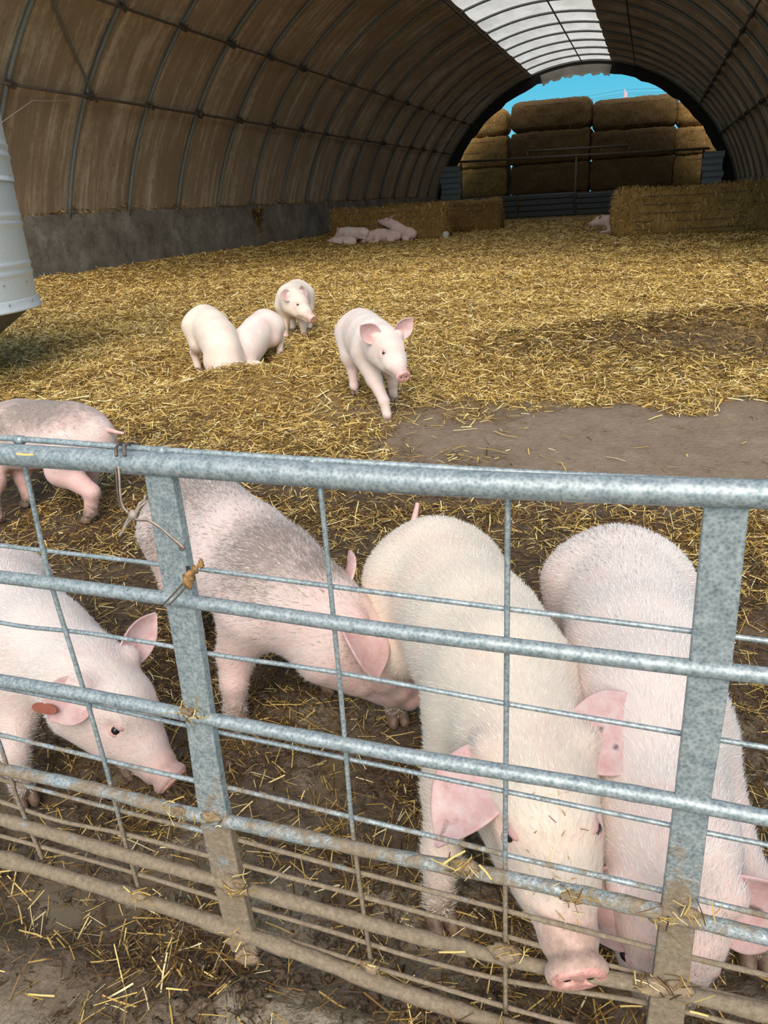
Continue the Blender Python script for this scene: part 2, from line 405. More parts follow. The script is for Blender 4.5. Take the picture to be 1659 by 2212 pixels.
def stalks(name, pos, length, width, col, lift=.2, bendy=.15, mat='straw', parent=None, nrm=None, dirs=None):
    """many straw stalks as one joined mesh: thin bent ribbons"""
    n = len(pos); rng = RNG
    if dirs is None:
        yaw = rng.uniform(0, 2*math.pi, n); pit = rng.normal(0, lift, n)
        d = np.stack([np.cos(yaw)*np.cos(pit), np.sin(yaw)*np.cos(pit), np.sin(pit)], 1)
    else: d = dirs
    if nrm is None: nrm = np.tile([0, 0, 1.0], (n, 1))
    s = np.cross(d, nrm); s /= np.linalg.norm(s, axis=1)[:, None]+1e-9
    r = rng.normal(0, .5, n)[:, None]
    u = np.cross(s, d); s = s*np.cos(r)+u*np.sin(r)
    L = length[:, None]/2; W = width[:, None]/2
    b = (rng.normal(0, bendy, n)*length)[:, None]*s + (np.abs(rng.normal(0, bendy*.5, n))*length)[:, None]*u
    P = [pos-d*L, pos+b*.6, pos+d*L]
    V = np.stack([P[0]-s*W, P[0]+s*W, P[1]-s*W, P[1]+s*W, P[2]-s*W*.8, P[2]+s*W*.8], 1).reshape(-1, 3)
    i = np.arange(n)*6
    F = np.concatenate([np.stack([i, i+1, i+3, i+2], 1), np.stack([i+2, i+3, i+5, i+4], 1)])
    me = mesh_np(name, V, F, False)
    add_col(me, 'col', np.repeat(col, 6, 0))
    return new_obj(name, me, MAT[mat], parent)
STRAW = np.array([[.075, .040, .014], [.19, .105, .028], [.40, .25, .062], [.64, .44, .125], [.82, .61, .22], [.88, .75, .42]])
def straw_col(n, p, rng):
    k = rng.choice(6, n, p=p); return STRAW[k]*rng.uniform(.8, 1.15, (n, 1))
def build_straw():
    rng = RNG
    # golden bedding, density falling with distance
    n = 760000
    th = rng.uniform(-1.0, .42, n); u = rng.uniform(0, 1, n)
    d = 3.0*(40/3.0)**(u**.92)
    x = d*np.sin(th); y = d*np.cos(th)
    s, w, b = masks(x, y)
    keep = (x > WALL_L+.12) & (x < WALL_R-.12) & (y > 2.9) & (y < 41) & (rng.uniform(0, 1, n) < (.02+.98*s**1.2)*(1-.86*b))
    x, y, d, s = x[keep], y[keep], d[keep], s[keep]
    n = len(x)
    L = (rng.gamma(2.6, .016, n)+.015)*(1+.06*d); W = rng.uniform(.0018, .0042, n)*(.9+.14*d)
    z = ground(x, y)+rng.uniform(.0, .028, n)
    c = straw_col(n, [.07, .13, .20, .28, .22, .10], rng)
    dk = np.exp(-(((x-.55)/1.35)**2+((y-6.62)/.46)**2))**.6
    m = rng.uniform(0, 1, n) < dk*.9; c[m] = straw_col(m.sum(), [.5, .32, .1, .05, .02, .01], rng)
    m = rng.uniform(0, 1, n) < .62*(1-smooth(3.6, 5.0, y)); c[m] = straw_col(m.sum(), [.34, .28, .18, .11, .06, .03], rng)
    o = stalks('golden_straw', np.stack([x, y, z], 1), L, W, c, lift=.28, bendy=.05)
    tag(o, 'loose golden straw bedding spread across the whole shed floor', 'straw', kind='stuff')
    # trampled stalks in the mud
    n = 115000
    x = rng.uniform(-3.3, 1.3, n); y = rng.uniform(.45, 3.7, n)
    s, w, b = masks(x, y); cl = fbm(x*4+30, y*4, o=3)
    p = (.30+.6*smooth(.4, .62, cl))*np.where(y < 1.0, .42, 1)*np.where(y < .8, .38, 1)*(1-.5*w)*(1-.85*b)
    k = rng.uniform(0, 1, n) < p; x, y = x[k], y[k]; n = len(x)
    L = rng.gamma(3, .017, n)+.012; W = rng.uniform(.0013, .0042, n)
    z = ground(x, y)+rng.uniform(-.001, .018, n)
    c = straw_col(n, [.40, .26, .13, .09, .08, .04], rng)
    o = stalks('trampled_straw', np.stack([x, y, z], 1), L, W, c, lift=.3, bendy=.03)
    tag(o, 'trampled broken straw stalks lying in the wet mud around the gate', 'straw', kind='stuff')
    # fibrous manure clods
    n = 26000
    x = rng.uniform(-2.6, 1.0, n); y = rng.uniform(.8, 2.4, n)
    cl = fbm(x*5+3, y*5+60, o=3); k = rng.uniform(0, 1, n) < smooth(.42, .62, cl); x, y = x[k], y[k]; n = len(x)
    z = ground(x, y)+rng.uniform(0, .014, n)
    c = np.array([.075, .043, .02])*rng.uniform(.5, 1.7, (n, 1))
    o = stalks('manure_fibre', np.stack([x, y, z], 1), rng.uniform(.008, .026, n), rng.uniform(.0015, .005, n), c, lift=.7, bendy=.1)
    tag(o, 'dark fibrous manure matted over the mud by the gate', 'manure', kind='stuff')
build_straw()
def build_clods():
    rng = RNG; Vs = []; Fs = []; o = 0
    m = 1500; x = rng.uniform(-2.2, .6, m); y = np.where(rng.uniform(0, 1, m) < .55, .95+rng.normal(0, .10, m), rng.uniform(1.0, 2.2, m))
    k = fbm(x*5+9, y*5, o=3) > .46; x, y = x[k], y[k]; z = ground(x, y)
    for i in range(len(x)):
        rr = min(.017, .003+rng.gamma(2, .0026)); V, F = blob(rr, 10, 7, i, (1.3, 1., .7), 1.6)
        Vs.append(V+[x[i], y[i], z[i]+rr*.25]); Fs.append(F+o); o += len(V)
    tag(new_obj('manure_clods', mesh_np('manure_clods', np.concatenate(Vs), np.concatenate(Fs)), MAT['manure']), 'lumpy dark manure clods along the foot of the gate', 'manure', kind='stuff')
def build_puddle():
    xs = np.linspace(-2.6, 1.2, 40); ys = np.linspace(.2, 2.3, 30)
    X, Y = np.meshgrid(xs, ys, indexing='ij'); V = np.stack([X, Y, np.full_like(X, -.016)+.0*X], -1).reshape(-1, 3)
    i = np.arange(1200).reshape(40, 30); F = np.stack([i[:-1, :-1], i[1:, :-1], i[1:, 1:], i[:-1, 1:]], -1).reshape(-1, 4)
    tag(new_obj('muddy_water', mesh_np('muddy_water', V, F), MAT['muddy_water']), 'brown puddle water standing in the hollows of the mud', 'puddle', kind='stuff')
build_puddle()

# ------------------------------------------------------------------ tunnel shed
def arc_pts(R, a0, a1, n, y):
    return [(TUN_X+R*math.cos(a), y, TUN_Z+R*math.sin(a)) for a in np.linspace(a0, a1, n)]
A_BASE = math.asin((WALL_TOP-TUN_Z)/TUN_R)
def ang(x): return math.acos((x-TUN_X)/TUN_R)
A_SL, A_SR = ang(-5.96), ang(-2.22)       # edges of the skylight strip
def sheet(name, a0, a1, na, ys, mat, parent=None):
    V = []; th = np.linspace(a0, a1, na)
    for y, sag in ys:
        for a in th:
            R = TUN_R+.05-sag
            V.append((TUN_X+R*math.cos(a), y, TUN_Z+R*math.sin(a)))
    i = np.arange(len(ys)*na).reshape(len(ys), na)
    F = np.stack([i[:-1, :-1], i[1:, :-1], i[1:, 1:], i[:-1, 1:]], -1).reshape(-1, 4)
    return new_obj(name, mesh_np(name, np.array(V), F), mat, parent)
def build_tunnel():
    ys = [(MOUTH_Y, .02)]
    for k, y in enumerate(RIB_Y[:-1]):
        for q in range(6): ys.append((y+2*q/6, .06*math.sin(math.pi*q/6)))
    ys.append((RIB_Y[-1], 0))
    ceil = sheet('ceiling', math.pi-A_BASE+.015, A_SL, 30, ys, MAT['cover'])
    tag(ceil, 'brown stained fabric cover of the arched tunnel shed', kind='structure')
    tag(sheet('ceiling_cover', A_SR, A_BASE-.015, 30, ys, MAT['cover'], ceil))
    for k, y in enumerate(RIB_Y[:-1]):
        yy = [(y+2*q/6, .06*math.sin(math.pi*q/6)) for q in range(7)]
        sheet('skylight_panel', A_SL, A_SR, 9, yy, MAT['skylight'], ceil)
    sheet('skylight_panel', A_SL, A_SR, 9, [(MOUTH_Y, .02), (RIB_Y[0], 0)], MAT['skylight'], ceil)
    # ribs
    V, F = tube_geo(arc_pts(TUN_R-.012, A_BASE-.02, math.pi-A_BASE+.02, 60, 0), .04, 8)
    rme = mesh_np('rib', np.array(V), F); rme.materials.append(MAT['rib_steel'])
    for y in RIB_Y:
        o = bpy.data.objects.new('rib', rme); COL.objects.link(o); o.location = (0, y, 0); o.parent = ceil
    # purlins
    purl = [(-10.03, 3.79), (-8.97, 5.05), (-6.05, 7.03), (-3.55, 7.38), (-1.06, 7.03), (1.86, 5.05), (2.93, 3.79)]
    pang = [math.atan2(z-TUN_Z, x-TUN_X) for x, z in purl]
    for a in pang:
        R = TUN_R-.095
        tube('purlin', [(TUN_X+R*math.cos(a), y, TUN_Z+R*math.sin(a)) for y in (MOUTH_Y, 16, 25, 34, RIB_Y[-1]+.1)], .026, MAT['purlin_rust'], ceil, 8)
    # clamps where purlins cross ribs, with straw and twine caught on them
    rng = random.Random(3)
    geos = [box_geo((0, 0, 0), (.13, .12, .10))]
    for k in range(14):
        a = rng.uniform(0, 6.3); l = rng.uniform(.1, .22); e = (math.cos(a)*l*.6, math.sin(a)*l*.7, -abs(rng.gauss(0, .1)))
        geos.append(tube_geo([(0, 0, 0), (e[0]*.6, e[1]*.6, e[2]*.4+.03), e], .006, 4))
    V, F = join_geo(geos); cme = mesh_np('clamp', V, F, False); cme.materials.append(MAT['purlin_rust'])
    for a in (pang[0], pang[1], pang[5], pang[6]):
        for y in RIB_Y:
            R = TUN_R-.07
            o = bpy.data.objects.new('clamp', cme); COL.objects.link(o); o.parent = ceil
            o.location = (TUN_X+R*math.cos(a), y, TUN_Z+R*math.sin(a)); o.rotation_euler = (rng.uniform(-.4, .4), -a, rng.uniform(-.3, .3)); s = rng.uniform(.7, 1.25); o.scale = (s, s, s)
    # diagonal braces: two at the front on the left, two at the far end
    def on(a, y, R=TUN_R-.07): return (TUN_X+R*math.cos(a), y, TUN_Z+R*math.sin(a))
    def brace(a0, y0, a1, y1):
        tube('brace', [on(a0+(a1-a0)*t, y0+(y1-y0)*t) for t in np.linspace(0, 1, 9)], .028, MAT['rib_steel'], ceil, 8)
    brace(pang[1], 11.83, pang[0]+.01, 14.1)
    brace(pang[0], 39.83, pang[1], 43.6); brace(pang[1]-.1, 39.83, pang[2], 43.6)
    brace(pang[5], 43.6, pang[6], 39.83); brace(pang[4], 43.6, pang[5], 39.83)
    # long twine hanging from the second clamp on the left
    tube('twine', [on(pang[0], 13.83), (-9.93, 13.0, 3.62), (-9.95, 12.2, 3.56), (-10.05, 11.5, 3.2), (-10.1, 11.2, 2.85)], .007, MAT['tie_bright'], ceil, 5)

    # concrete side walls
    for nm, x0, x1 in (('wall_left', WALL_L-.42, WALL_L), ('wall_right', WALL_R, WALL_R+.42)):
        ny = 90; yy = np.linspace(MOUTH_Y, 44.3, ny)
        prof = [(x0, -.3), (x0, WALL_TOP-.02), (x0+.02, WALL_TOP), (x1-.02, WALL_TOP), (x1, WALL_TOP-.02), (x1, -.3)]
        V = np.array([[px, y, pz] for y in yy for px, pz in prof]); F = [(i*6+k, i*6+k+1, (i+1)*6+k+1, (i+1)*6+k) for i in range(ny-1) for k in range(5)]
        F += [tuple(range(6)), tuple((ny-1)*6+k for k in range(6))[::-1]]
        tag(new_obj(nm, mesh_np(nm, V, F, False), MAT['concrete']), 'stained concrete retaining wall along the %s side' % nm[5:], kind='structure')
    # straw caught along the ledge of the left wall
    rng2 = RNG; n = 9000
    y = rng2.uniform(10.7, 40, n); hump = np.maximum(0, vnoise(y*.8, y*0)-.35)*.16 + .10*np.exp(-((((y-7.83) % 2)-1)/.0001)**2)
    near = np.minimum((y-7.83) % 2, 2-(y-7.83) % 2); hump = hump+.20*np.exp(-(near/.25)**2)*(.2+vnoise(y*.5, y*0+9))
    x = WALL_L-.15+rng2.uniform(-.18, .16, n); z = WALL_TOP+hump*rng2.uniform(0, 1, n)+.005
    o = stalks('ledge_straw', np.stack([x, y, z], 1), rng2.uniform(.06, .2, n), rng2.uniform(.008, .018, n), straw_col(n, [.12, .3, .3, .18, .08, .02], rng2), lift=.35)
    tag(o, 'straw heaped along the ledge on top of the left concrete wall', 'straw', kind='stuff')
    # a knot of straw hanging down the wall face
    n = 500; a = rng2.normal(0, 1, (n, 3))*[.05, .13, .16]
    o = stalks('straw_tuft', np.array([WALL_L+.05, 22.0, 1.66])+a*[1, 1, 1]-np.abs(a[:, [2]])*[0, 0, 1.2], rng2.uniform(.1, .25, n), rng2.uniform(.008, .016, n), straw_col(n, [.3, .4, .2, .1, 0, 0], rng2), lift=1)
    tag(o, 'matted straw tuft hanging down over the left concrete wall', 'straw', kind='stuff')

    # end wall: dark gable ring around the opening
    na = 64; V = []; F = []
    for y in (END_Y+.01, END_Y+.11):
        for R in (7.16, TUN_R+.16):
            for a in np.linspace(A_BASE*.35, math.pi-A_BASE*.35, na):
                w = .03*math.sin(a*31)+.02*math.sin(a*57+1) if R < 7.5 else 0
                V.append((TUN_X+(R+w)*math.cos(a), y, TUN_Z+(R+w)*math.sin(a)))
    i = np.arange(4*na).reshape(4, na)
    for k in range(na-1):
        F += [(i[0, k], i[0, k+1], i[1, k+1], i[1, k]), (i[2, k], i[3, k], i[3, k+1], i[2, k+1]), (i[0, k], i[2, k], i[2, k+1], i[0, k+1]), (i[1, k], i[1, k+1], i[3, k+1], i[3, k])]
    gb = new_obj('wall_back', mesh_np('wall_back', np.array(V), F, False), MAT['dark_frame'])
    tag(gb, 'dark gable ring framing the far open end of the shed', kind='structure')
    # ragged pale strip of sheet hanging at the crown
    V = []; na = 40
    for a in np.linspace(ang(-5.6), ang(-2.15), na):
        R1 = 7.18-.12*abs(math.sin(a*37))-.07*abs(math.sin(a*83)); 
        for R in (R1, 7.50): V.append((TUN_X+R*math.cos(a), END_Y-.02, TUN_Z+R*math.sin(a)))
    F = [(2*k, 2*k+1, 2*k+3, 2*k+2) for k in range(na-1)]
    o = new_obj('torn_sheet', mesh_np('torn_sheet', np.array(V), F, False), MAT['skylight'], gb)
    o.modifiers.new('t', 'SOLIDIFY').thickness = .01
    # lower dark side cheeks beside the corrugated sheets
    for x0, x1, z1 in ((WALL_L-.3, -10.0, 3.0), (3.1, WALL_R+.2, 2.9)):
        V, F = box_geo(((x0+x1)/2, END_Y+.12, z1/2), (x1-x0, .06, z1)); new_obj('cheek_board', mesh_np('cheek_board', np.array(V), F, False), MAT['dark_frame'], gb)
build_tunnel()

def corrug(name, x0, x1, z0, z1, y, mat, parent, ribs=6, amp=.05):
    """sheet with horizontal trapezoid corrugations, one strip per rib"""
    h = (z1-z0)/ribs; rng = random.Random(int(x0*100))
    for k in range(ribs):
        za = z0+k*h; prof = [(0, 0), (amp, .18*h), (amp, .72*h), (0, .86*h), (0, h-.004)]
        V = []
        e0 = rng.uniform(-.04, .04); e1 = rng.uniform(-.06, .06)
        for dx in (x0+e0, x1+e1):
            for dy, dz in prof: V.append((dx, y-dy, za+dz))
        n = len(prof); F = [(j, j+1, n+j+1, n+j) for j in range(n-1)]
        o = new_obj(name, mesh_np(name, np.array(V), F, False), mat, parent)
        o.modifiers.new('t', 'SOLIDIFY').thickness = .012
def build_far_end():
    yb = END_Y-.25
    r = empty('corrugated_barrier', (-10.6, yb, .45)); off = -np.array(r.location)
    def loc(o): 
        o.matrix_parent_inverse = Matrix.Translation(off); return o
    tag(r, 'grey corrugated metal sheet barrier at the left of the far opening', 'barrier')
    before = set(COL.objects)
    corrug('sheet_strip', -11.65+1.0, -9.55, 1.0, 3.2, yb, MAT['sheet_steel'], r, 8)
    loc(tube('post', [(-9.55, yb+.05, .2), (-9.55, yb+.05, 3.3)], .05, MAT['purlin_rust'], r))
    for o in set(COL.objects)-before: loc(o)
    r2 = empty('corrugated_barrier', (2.7, yb, .45)); off2 = -np.array(r2.location)
    tag(r2, 'grey corrugated metal sheet barrier at the right of the far opening', 'barrier')
    before = set(COL.objects)
    corrug('sheet_strip', 2.25, 3.2, 1.0, 3.02, yb, MAT['sheet_steel'], r2, 7)
    tube('post', [(2.25, yb+.05, .2), (2.25, yb+.05, 3.2)], .05, MAT['purlin_rust'], r2)
    for o in set(COL.objects)-before: o.matrix_parent_inverse = Matrix.Translation(off2)
    # low corrugated gates across the opening with pipe rails above
    r3 = empty('far_gate', (-3.7, yb, .45)); off3 = -np.array(r3.location); tag(r3, 'dark low corrugated gate with raised pipe rails across the far opening', 'gate')
    before = set(COL.objects)
    corrug('sheet_strip', -9.5, -6.6, .5, 1.62, yb-.05, MAT['dark_sheet'], r3, 4)
    corrug('sheet_strip', -6.5, -3.75, .5, 1.62, yb-.05, MAT['dark_sheet'], r3, 4)
    corrug('sheet_strip', -3.6, -.5, .5, 1.55, yb-.05, MAT['dark_sheet'], r3, 4)
    corrug('sheet_strip', -.4, 2.2, .5, 1.50, yb-.05, MAT['dark_sheet'], r3, 4)
    tube('rail', [(-9.6, yb-.1, 3.37), (2.5, yb-.1, 3.16)], .06, MAT['timber'], r3)
    tube('rail', [(-6.1, yb-.1, 3.63), (-1.15, yb-.1, 3.55)], .055, MAT['timber'], r3)
    for x, z0, z1 in ((-3.67, .2, 3.27), (-6.1, 3.30, 3.63), (-1.15, 3.22, 3.55)):
        tube('upright', [(x, yb-.1, z0), (x, yb-.1, z1)], .05, MAT['timber'], r3)
    for o in set(COL.objects)-before: o.matrix_parent_inverse = Matrix.Translation(off3)
simple('dark_sheet', (.11, .12, .13), .6, .3, 12, .3)
build_far_end()

# ------------------------------------------------------------------ bales
def bale(label, c, d, yaw=0., mat='bale', fuzz=0, seed=0, sag=0., twines=5, bulge=.05, group=None, rnd=.14, tint=1.):
    """big square bale: rounded, lumpy block with flakes, strings and loose fibres; c = centre of base"""
    r = empty('straw_bale', c, yaw); tag(r, label, 'straw bale', group)
    nx, ny, nz = 40, 16, 18
    d = np.array(d, float); hd = d/2
    P = []; F = []; idx = {}
    def vid(i, j, k):
        if (i, j, k) not in idx: idx[(i, j, k)] = len(P); P.append((i/nx*2-1, j/ny*2-1, k/nz*2-1))
        return idx[(i, j, k)]
    for i in range(nx):
        for j in range(ny):
            F.append((vid(i, j, 0), vid(i, j+1, 0), vid(i+1, j+1, 0), vid(i+1, j, 0))); F.append((vid(i, j, nz), vid(i+1, j, nz), vid(i+1, j+1, nz), vid(i, j+1, nz)))
        for k in range(nz):
            F.append((vid(i, 0, k), vid(i+1, 0, k), vid(i+1, 0, k+1), vid(i, 0, k+1))); F.append((vid(i, ny, k), vid(i, ny, k+1), vid(i+1, ny, k+1), vid(i+1, ny, k)))
    for j in range(ny):
        for k in range(nz):
            F.append((vid(0, j, k), vid(0, j, k+1), vid(0, j+1, k+1), vid(0, j+1, k))); F.append((vid(nx, j, k), vid(nx, j+1, k), vid(nx, j+1, k+1), vid(nx, j, k+1)))
    U = np.array(P); V = U*hd
    inner = hd-rnd
    q = np.clip(V, -inner, inner); e = V-q; n = np.linalg.norm(e, axis=1); nn = np.where(n > 1e-6, n, 1)[:, None]
    V = np.where((n > rnd)[:, None], q+e/nn*rnd, V)
    dirn = e/nn
    w = V+seed*7.7
    amp = (fbm(w[:, 0]*2.2, w[:, 1]*2.2, w[:, 2]*2.2, 4)-.5)*.16+(fbm(w[:, 0]*9, w[:, 1]*9, w[:, 2]*4, 3)-.5)*.06
    gr = sum(np.exp(-((U[:, 0]-s)/.012)**2) for s in np.linspace(-.8, .8, 7))*.0
    V = V+dirn*(amp+bulge*(1-U[:, 2]**2)*(np.abs(dirn[:, 1:2].ravel())+np.abs(dirn[:, 0]))-gr)[:, None]
    V[:, 2] -= sag*(1-U[:, 0]**2)*(U[:, 2]+1)/2
    V[:, 2] += hd[2]
    me = mesh_np('straw_block', V, np.array(F)); new_obj('straw_block', me, MAT[mat], r)
    # strings running around the block
    for s in np.linspace(-.78, .78, twines):
        yy = s*inner[1]; o = .03
        z0 = .02
        zf = s*hd[2]*.85+hd[2]
        pts = [(-hd[0]-bulge*.5, -hd[1]*.9, zf), (-hd[0]*.6, -hd[1]-bulge*.9, zf), (0, -hd[1]-bulge*.9-.0, zf-sag*.3), (hd[0]*.6, -hd[1]-bulge*.9, zf), (hd[0]+bulge*.5, -hd[1]*.9, zf)]
        tube('twine', pts, .008, MAT['wire_rust'], r, 5)
    if fuzz:
        rng = RNG; fi = rng.integers(0, len(F), fuzz); Fa = np.array(F)[fi]; a, b2 = rng.uniform(0, 1, (2, fuzz, 1))
        p = V[Fa[:, 0]]*(1-a)*(1-b2)+V[Fa[:, 1]]*a*(1-b2)+V[Fa[:, 2]]*a*b2+V[Fa[:, 3]]*(1-a)*b2
        nr = np.cross(V[Fa[:, 1]]-V[Fa[:, 0]], V[Fa[:, 3]]-V[Fa[:, 0]]); nr /= np.linalg.norm(nr, axis=1)[:, None]+1e-9
        k = p[:, 2] > .01
        p, nr = p[k], nr[k]; m = len(p)
        dd = rng.normal(0, 1, (m, 3))*[.55, .55, 1.0]; dd += nr*rng.uniform(0, .9, (m, 1)); dd /= np.linalg.norm(dd, axis=1)[:, None]
        o = stalks('loose_fibre', p+nr*.012, rng.uniform(.06, .19, m), rng.uniform(.007, .015, m), straw_col(m, [.1, .24, .3, .23, .1, .03], rng)*tint, nrm=nr, dirs=dd, parent=r)
        o['kind'] = 'stuff'
    return r
def build_bales():
    zb = .42
    bale('long straw bale lying in the bedding at the right edge of the shed', (.98, 22.9, zb), (3.75, 1.25, 1.2), .0, 'bale', 5200, 1, sag=.05)
    bale('straw bale by the left wall with pigs lying against its front', (-8.25, 26.6, zb), (3.9, 1.3, 1.12), .06, 'bale_old', 3600, 2, sag=.08)
    bale('straw bale with rounded end lying behind the bale where pigs rest', (-7.55, 31.2, zb), (4.4, 1.4, 1.15), .05, 'bale_old', 2600, 3, sag=.05)
    cols = [(-9.6, 3.6, 'far left', (1.57, 3.06, 4.55, 5.85)), (-5.38, 4.1, 'left middle', (1.57, 3.06, 4.60, 6.08)), (-1.10, 4.1, 'right middle', (1.57, 3.06, 4.35, 5.82)), (2.93, 3.75, 'far right', (1.55, 3.0, 4.25, 5.55))]
    nm = ['bottom', 'second', 'third', 'top']
    for ci, (x, w, side, tops) in enumerate(cols):
        z0 = .42
        for k, z1 in enumerate(tops):
            bale('%s bale of the %s column in the stack outside the far opening' % (nm[k], side), (x*.966, 46.3+(.05 if k % 2 else 0), z0+.01), (w*.985, 2.0, z1-z0+.02), 0, 'bale_old' if ci in (0, 3) else 'bale_shaded', 900, 10+ci*4+k, twines=3, bulge=.04, group='stacked bales beyond the far opening', rnd=.13 if k < 3 else .36, tint=1. if ci in (0, 3) else .42)  # middle columns: shade painted into block colour and fibre tint
            z0 = z1
build_bales()

# ------------------------------------------------------------------ gate across the front
GY = 1.10
def gp(px, py, dy=0.): 
    p = at_y(px, py, GY+dy); return p
def ext(pts, x0=-2.75, x1=.95):
    P = [np.array(p) for p in pts]
    a, b = P[0], P[1]; P.insert(0, a+(a-b)*((a[0]-x0)/(b[0]-a[0])))
    P[0][2] = a[2]+(P[0][2]-a[2])*.35
    a, b = P[-1], P[-2]; P.append(a+(a-b)*((x1-a[0])/(a[0]-b[0]))); P[-1][2] = a[2]+(P[-1][2]-a[2])*.35
    return P
def resample(P, n):
    P = np.array(P); s = np.concatenate([[0], np.cumsum(np.linalg.norm(np.diff(P, axis=0), axis=1))])
    u = np.linspace(0, s[-1], n)
    Q = np.stack([np.interp(u, s, P[:, k]) for k in range(3)], 1)
    for _ in range(3): Q[1:-1] = (Q[:-2]+2*Q[1:-1]+Q[2:])/4
    return Q
def build_gate():
    g = empty('field_gate', (-.4, GY, .05)); inv = Matrix.Translation((.4, -GY, -.05))
    tag(g, 'galvanised tubular steel mesh gate with mud-caked lower bars, in front of the pigs', 'gate')
    before = set(COL.objects)
    st = MAT['gate_steel']
    rails = [([(0, 981), (420, 1008), (830, 1037), (1240, 1055), (1659, 1068)], .021),
             ([(0, 1246), (390, 1296), (830, 1361), (1240, 1412), (1490, 1442), (1659, 1460)], .0135),
             ([(0, 1470), (205, 1504), (430, 1549), (900, 1637), (1220, 1688), (1480, 1733), (1659, 1768)], .0135),
             ([(0, 1661), (200, 1702), (384, 1752), (640, 1804), (850, 1850), (1130, 1903), (1420, 1968), (1659, 2026)], .0135),
             ([(0, 1768), (251, 1842), (461, 1900), (650, 1953), (850, 2010), (1160, 2088), (1400, 2128), (1659, 2190)], .0135),
             ([(0, 1853), (205, 1912), (400, 1973), (512, 2012), (680, 2070), (850, 2137), (1080, 2212)], .0150)]
    for i, (pts, r) in enumerate(rails):
        P = resample(ext([gp(*p) for p in pts]), 110)
        rr = np.full(110, r)
        if i >= 2:   # mud crust swells the lower bars
            rr = rr*(1+(.05+.05*(i-2))*np.maximum(0, (vnoise(P[:, 0]*22+i*9, P[:, 0]*0)+vnoise(P[:, 0]*55, P[:, 0]*0+i))*1.0-.7)*2)
        tube('top_rail' if i == 0 else 'rail', P, rr, st, g, 14)
    wires = [[(0, 945), (170, 958), (345, 972), (690, 995), (830, 1003), (1100, 1020), (1659, 1047)],
             [(0, 1178), (340, 1218), (430, 1229), (710, 1266), (1100, 1316), (1490, 1363), (1659, 1385)],
             [(0, 1344), (50, 1357), (140, 1360), (370, 1395), (435, 1411), (730, 1452), (1090, 1520), (1465, 1583), (1659, 1616)],
             [(0, 1485), (190, 1521), (390, 1565), (455, 1578), (745, 1638), (1090, 1709), (1445, 1782), (1659, 1826)],
             [(0, 1587), (220, 1640), (415, 1686), (484, 1698), (758, 1765), (1000, 1822), (1100, 1850), (1305, 1894), (1430, 1924), (1515, 1944), (1659, 1980)],
             [(10, 1685), (246, 1748), (435, 1794), (507, 1812), (774, 1884), (950, 1930), (1090, 1966), (1290, 2018), (1420, 2050), (1495, 2070), (1659, 2107)],
             [(0, 1730), (51, 1748), (123, 1775), (256, 1797), (446, 1848), (517, 1867), (774, 1934), (1090, 2021), (1290, 2080), (1410, 2109), (1485, 2130), (1659, 2170)],
             [(0, 1805), (67, 1823), (287, 1884), (466, 1940), (543, 1962), (779, 2030), (830, 2052), (1090, 2120), (1400, 2164), (1500, 2190)],
             [(0, 1868), (200, 1908), (307, 1932), (482, 1985), (558, 2010), (800, 2086), (1080, 2172)]]
    for i, pts in enumerate(wires):
        dy = .02 if i else .016
        P = resample(ext([gp(p[0], p[1], dy) for p in pts]), 90)
        rr = np.full(90, .0046 if i else .006)
        if i >= 4: rr = rr*(1+.25*vnoise(P[:, 0]*60+i*3, P[:, 0]*0))
        tube('mesh_wire', P, rr, st, g, 8)
    for px in (42, 350, 675):       # weld collars on the top wire
        a = gp(px-8, 946+px*.078, .016); b = gp(px+9, 946+px*.078+1.4, .016); tube('weld_collar', [a, b], .0085, st, g, 10)
    vw = [[(-30, 1540), (0, 1607), (38, 1728), (92, 1856)], [(48, 985), (52, 1000), (105, 1245), (150, 1390), (190, 1520), (230, 1660), (265, 1800), (303, 1930)],
          [(690, 1035), (692, 1050), (715, 1280), (732, 1452), (745, 1600), (758, 1765), (775, 1900), (803, 2090)], [(1098, 1048), (1097, 1070), (1094, 1520), (1091, 1850), (1092, 2186)], ]
    for pts in vw:
        P = resample([gp(p[0], p[1], .011) for p in pts], 40); tube('vertical_wire', P, .0048, st, g, 8)
    for x in (-1.9, -2.3, .50): 
        tube('vertical_wire', [(x, GY+.011, .1), (x, GY+.011, 1.25)], .0048, st, g, 8)
    # flat box-section uprights
    ups = [([(308, 1010), (345, 1240), (372, 1385), (396, 1530), (425, 1745), (452, 1870), (472, 1960), (500, 2058)], [(368, 1015), (405, 1215), (432, 1390), (452, 1530), (477, 1700), (500, 1810), (517, 1900), (556, 2066)]),
           ([(1522, 1088), (1490, 1430), (1458, 1722), (1428, 1965), (1395, 2225)], [(1620, 1090), (1583, 1440), (1535, 1735), (1507, 1970), (1474, 2240)])]
    for Lp, Rp in ups:
        n = 26; Lq = resample([gp(*p, -.004) for p in Lp], n); Rq = resample([gp(*p, -.004) for p in Rp], n)
        back = np.array([0, .022, 0]); V = []; F = []
        for i in range(n): V += [Lq[i], Rq[i], Rq[i]+back, Lq[i]+back]
        for i in range(n-1):
            for k in range(4): F.append((i*4+k, i*4+(k+1) % 4, i*4+4+(k+1) % 4, i*4+4+k))
        F += [(0, 1, 2, 3)[::-1], tuple((n-1)*4+k for k in range(4))]
        o = new_obj('upright', mesh_np('upright', np.array(V), F, False), st, g)
        bv = o.modifiers.new('b', 'BEVEL'); bv.width = .003; bv.segments = 2
    for x in (-2.75, .95):
        tube('end_post', [(x, GY, .0), (x, GY, 1.27)], .024, st, g, 12)
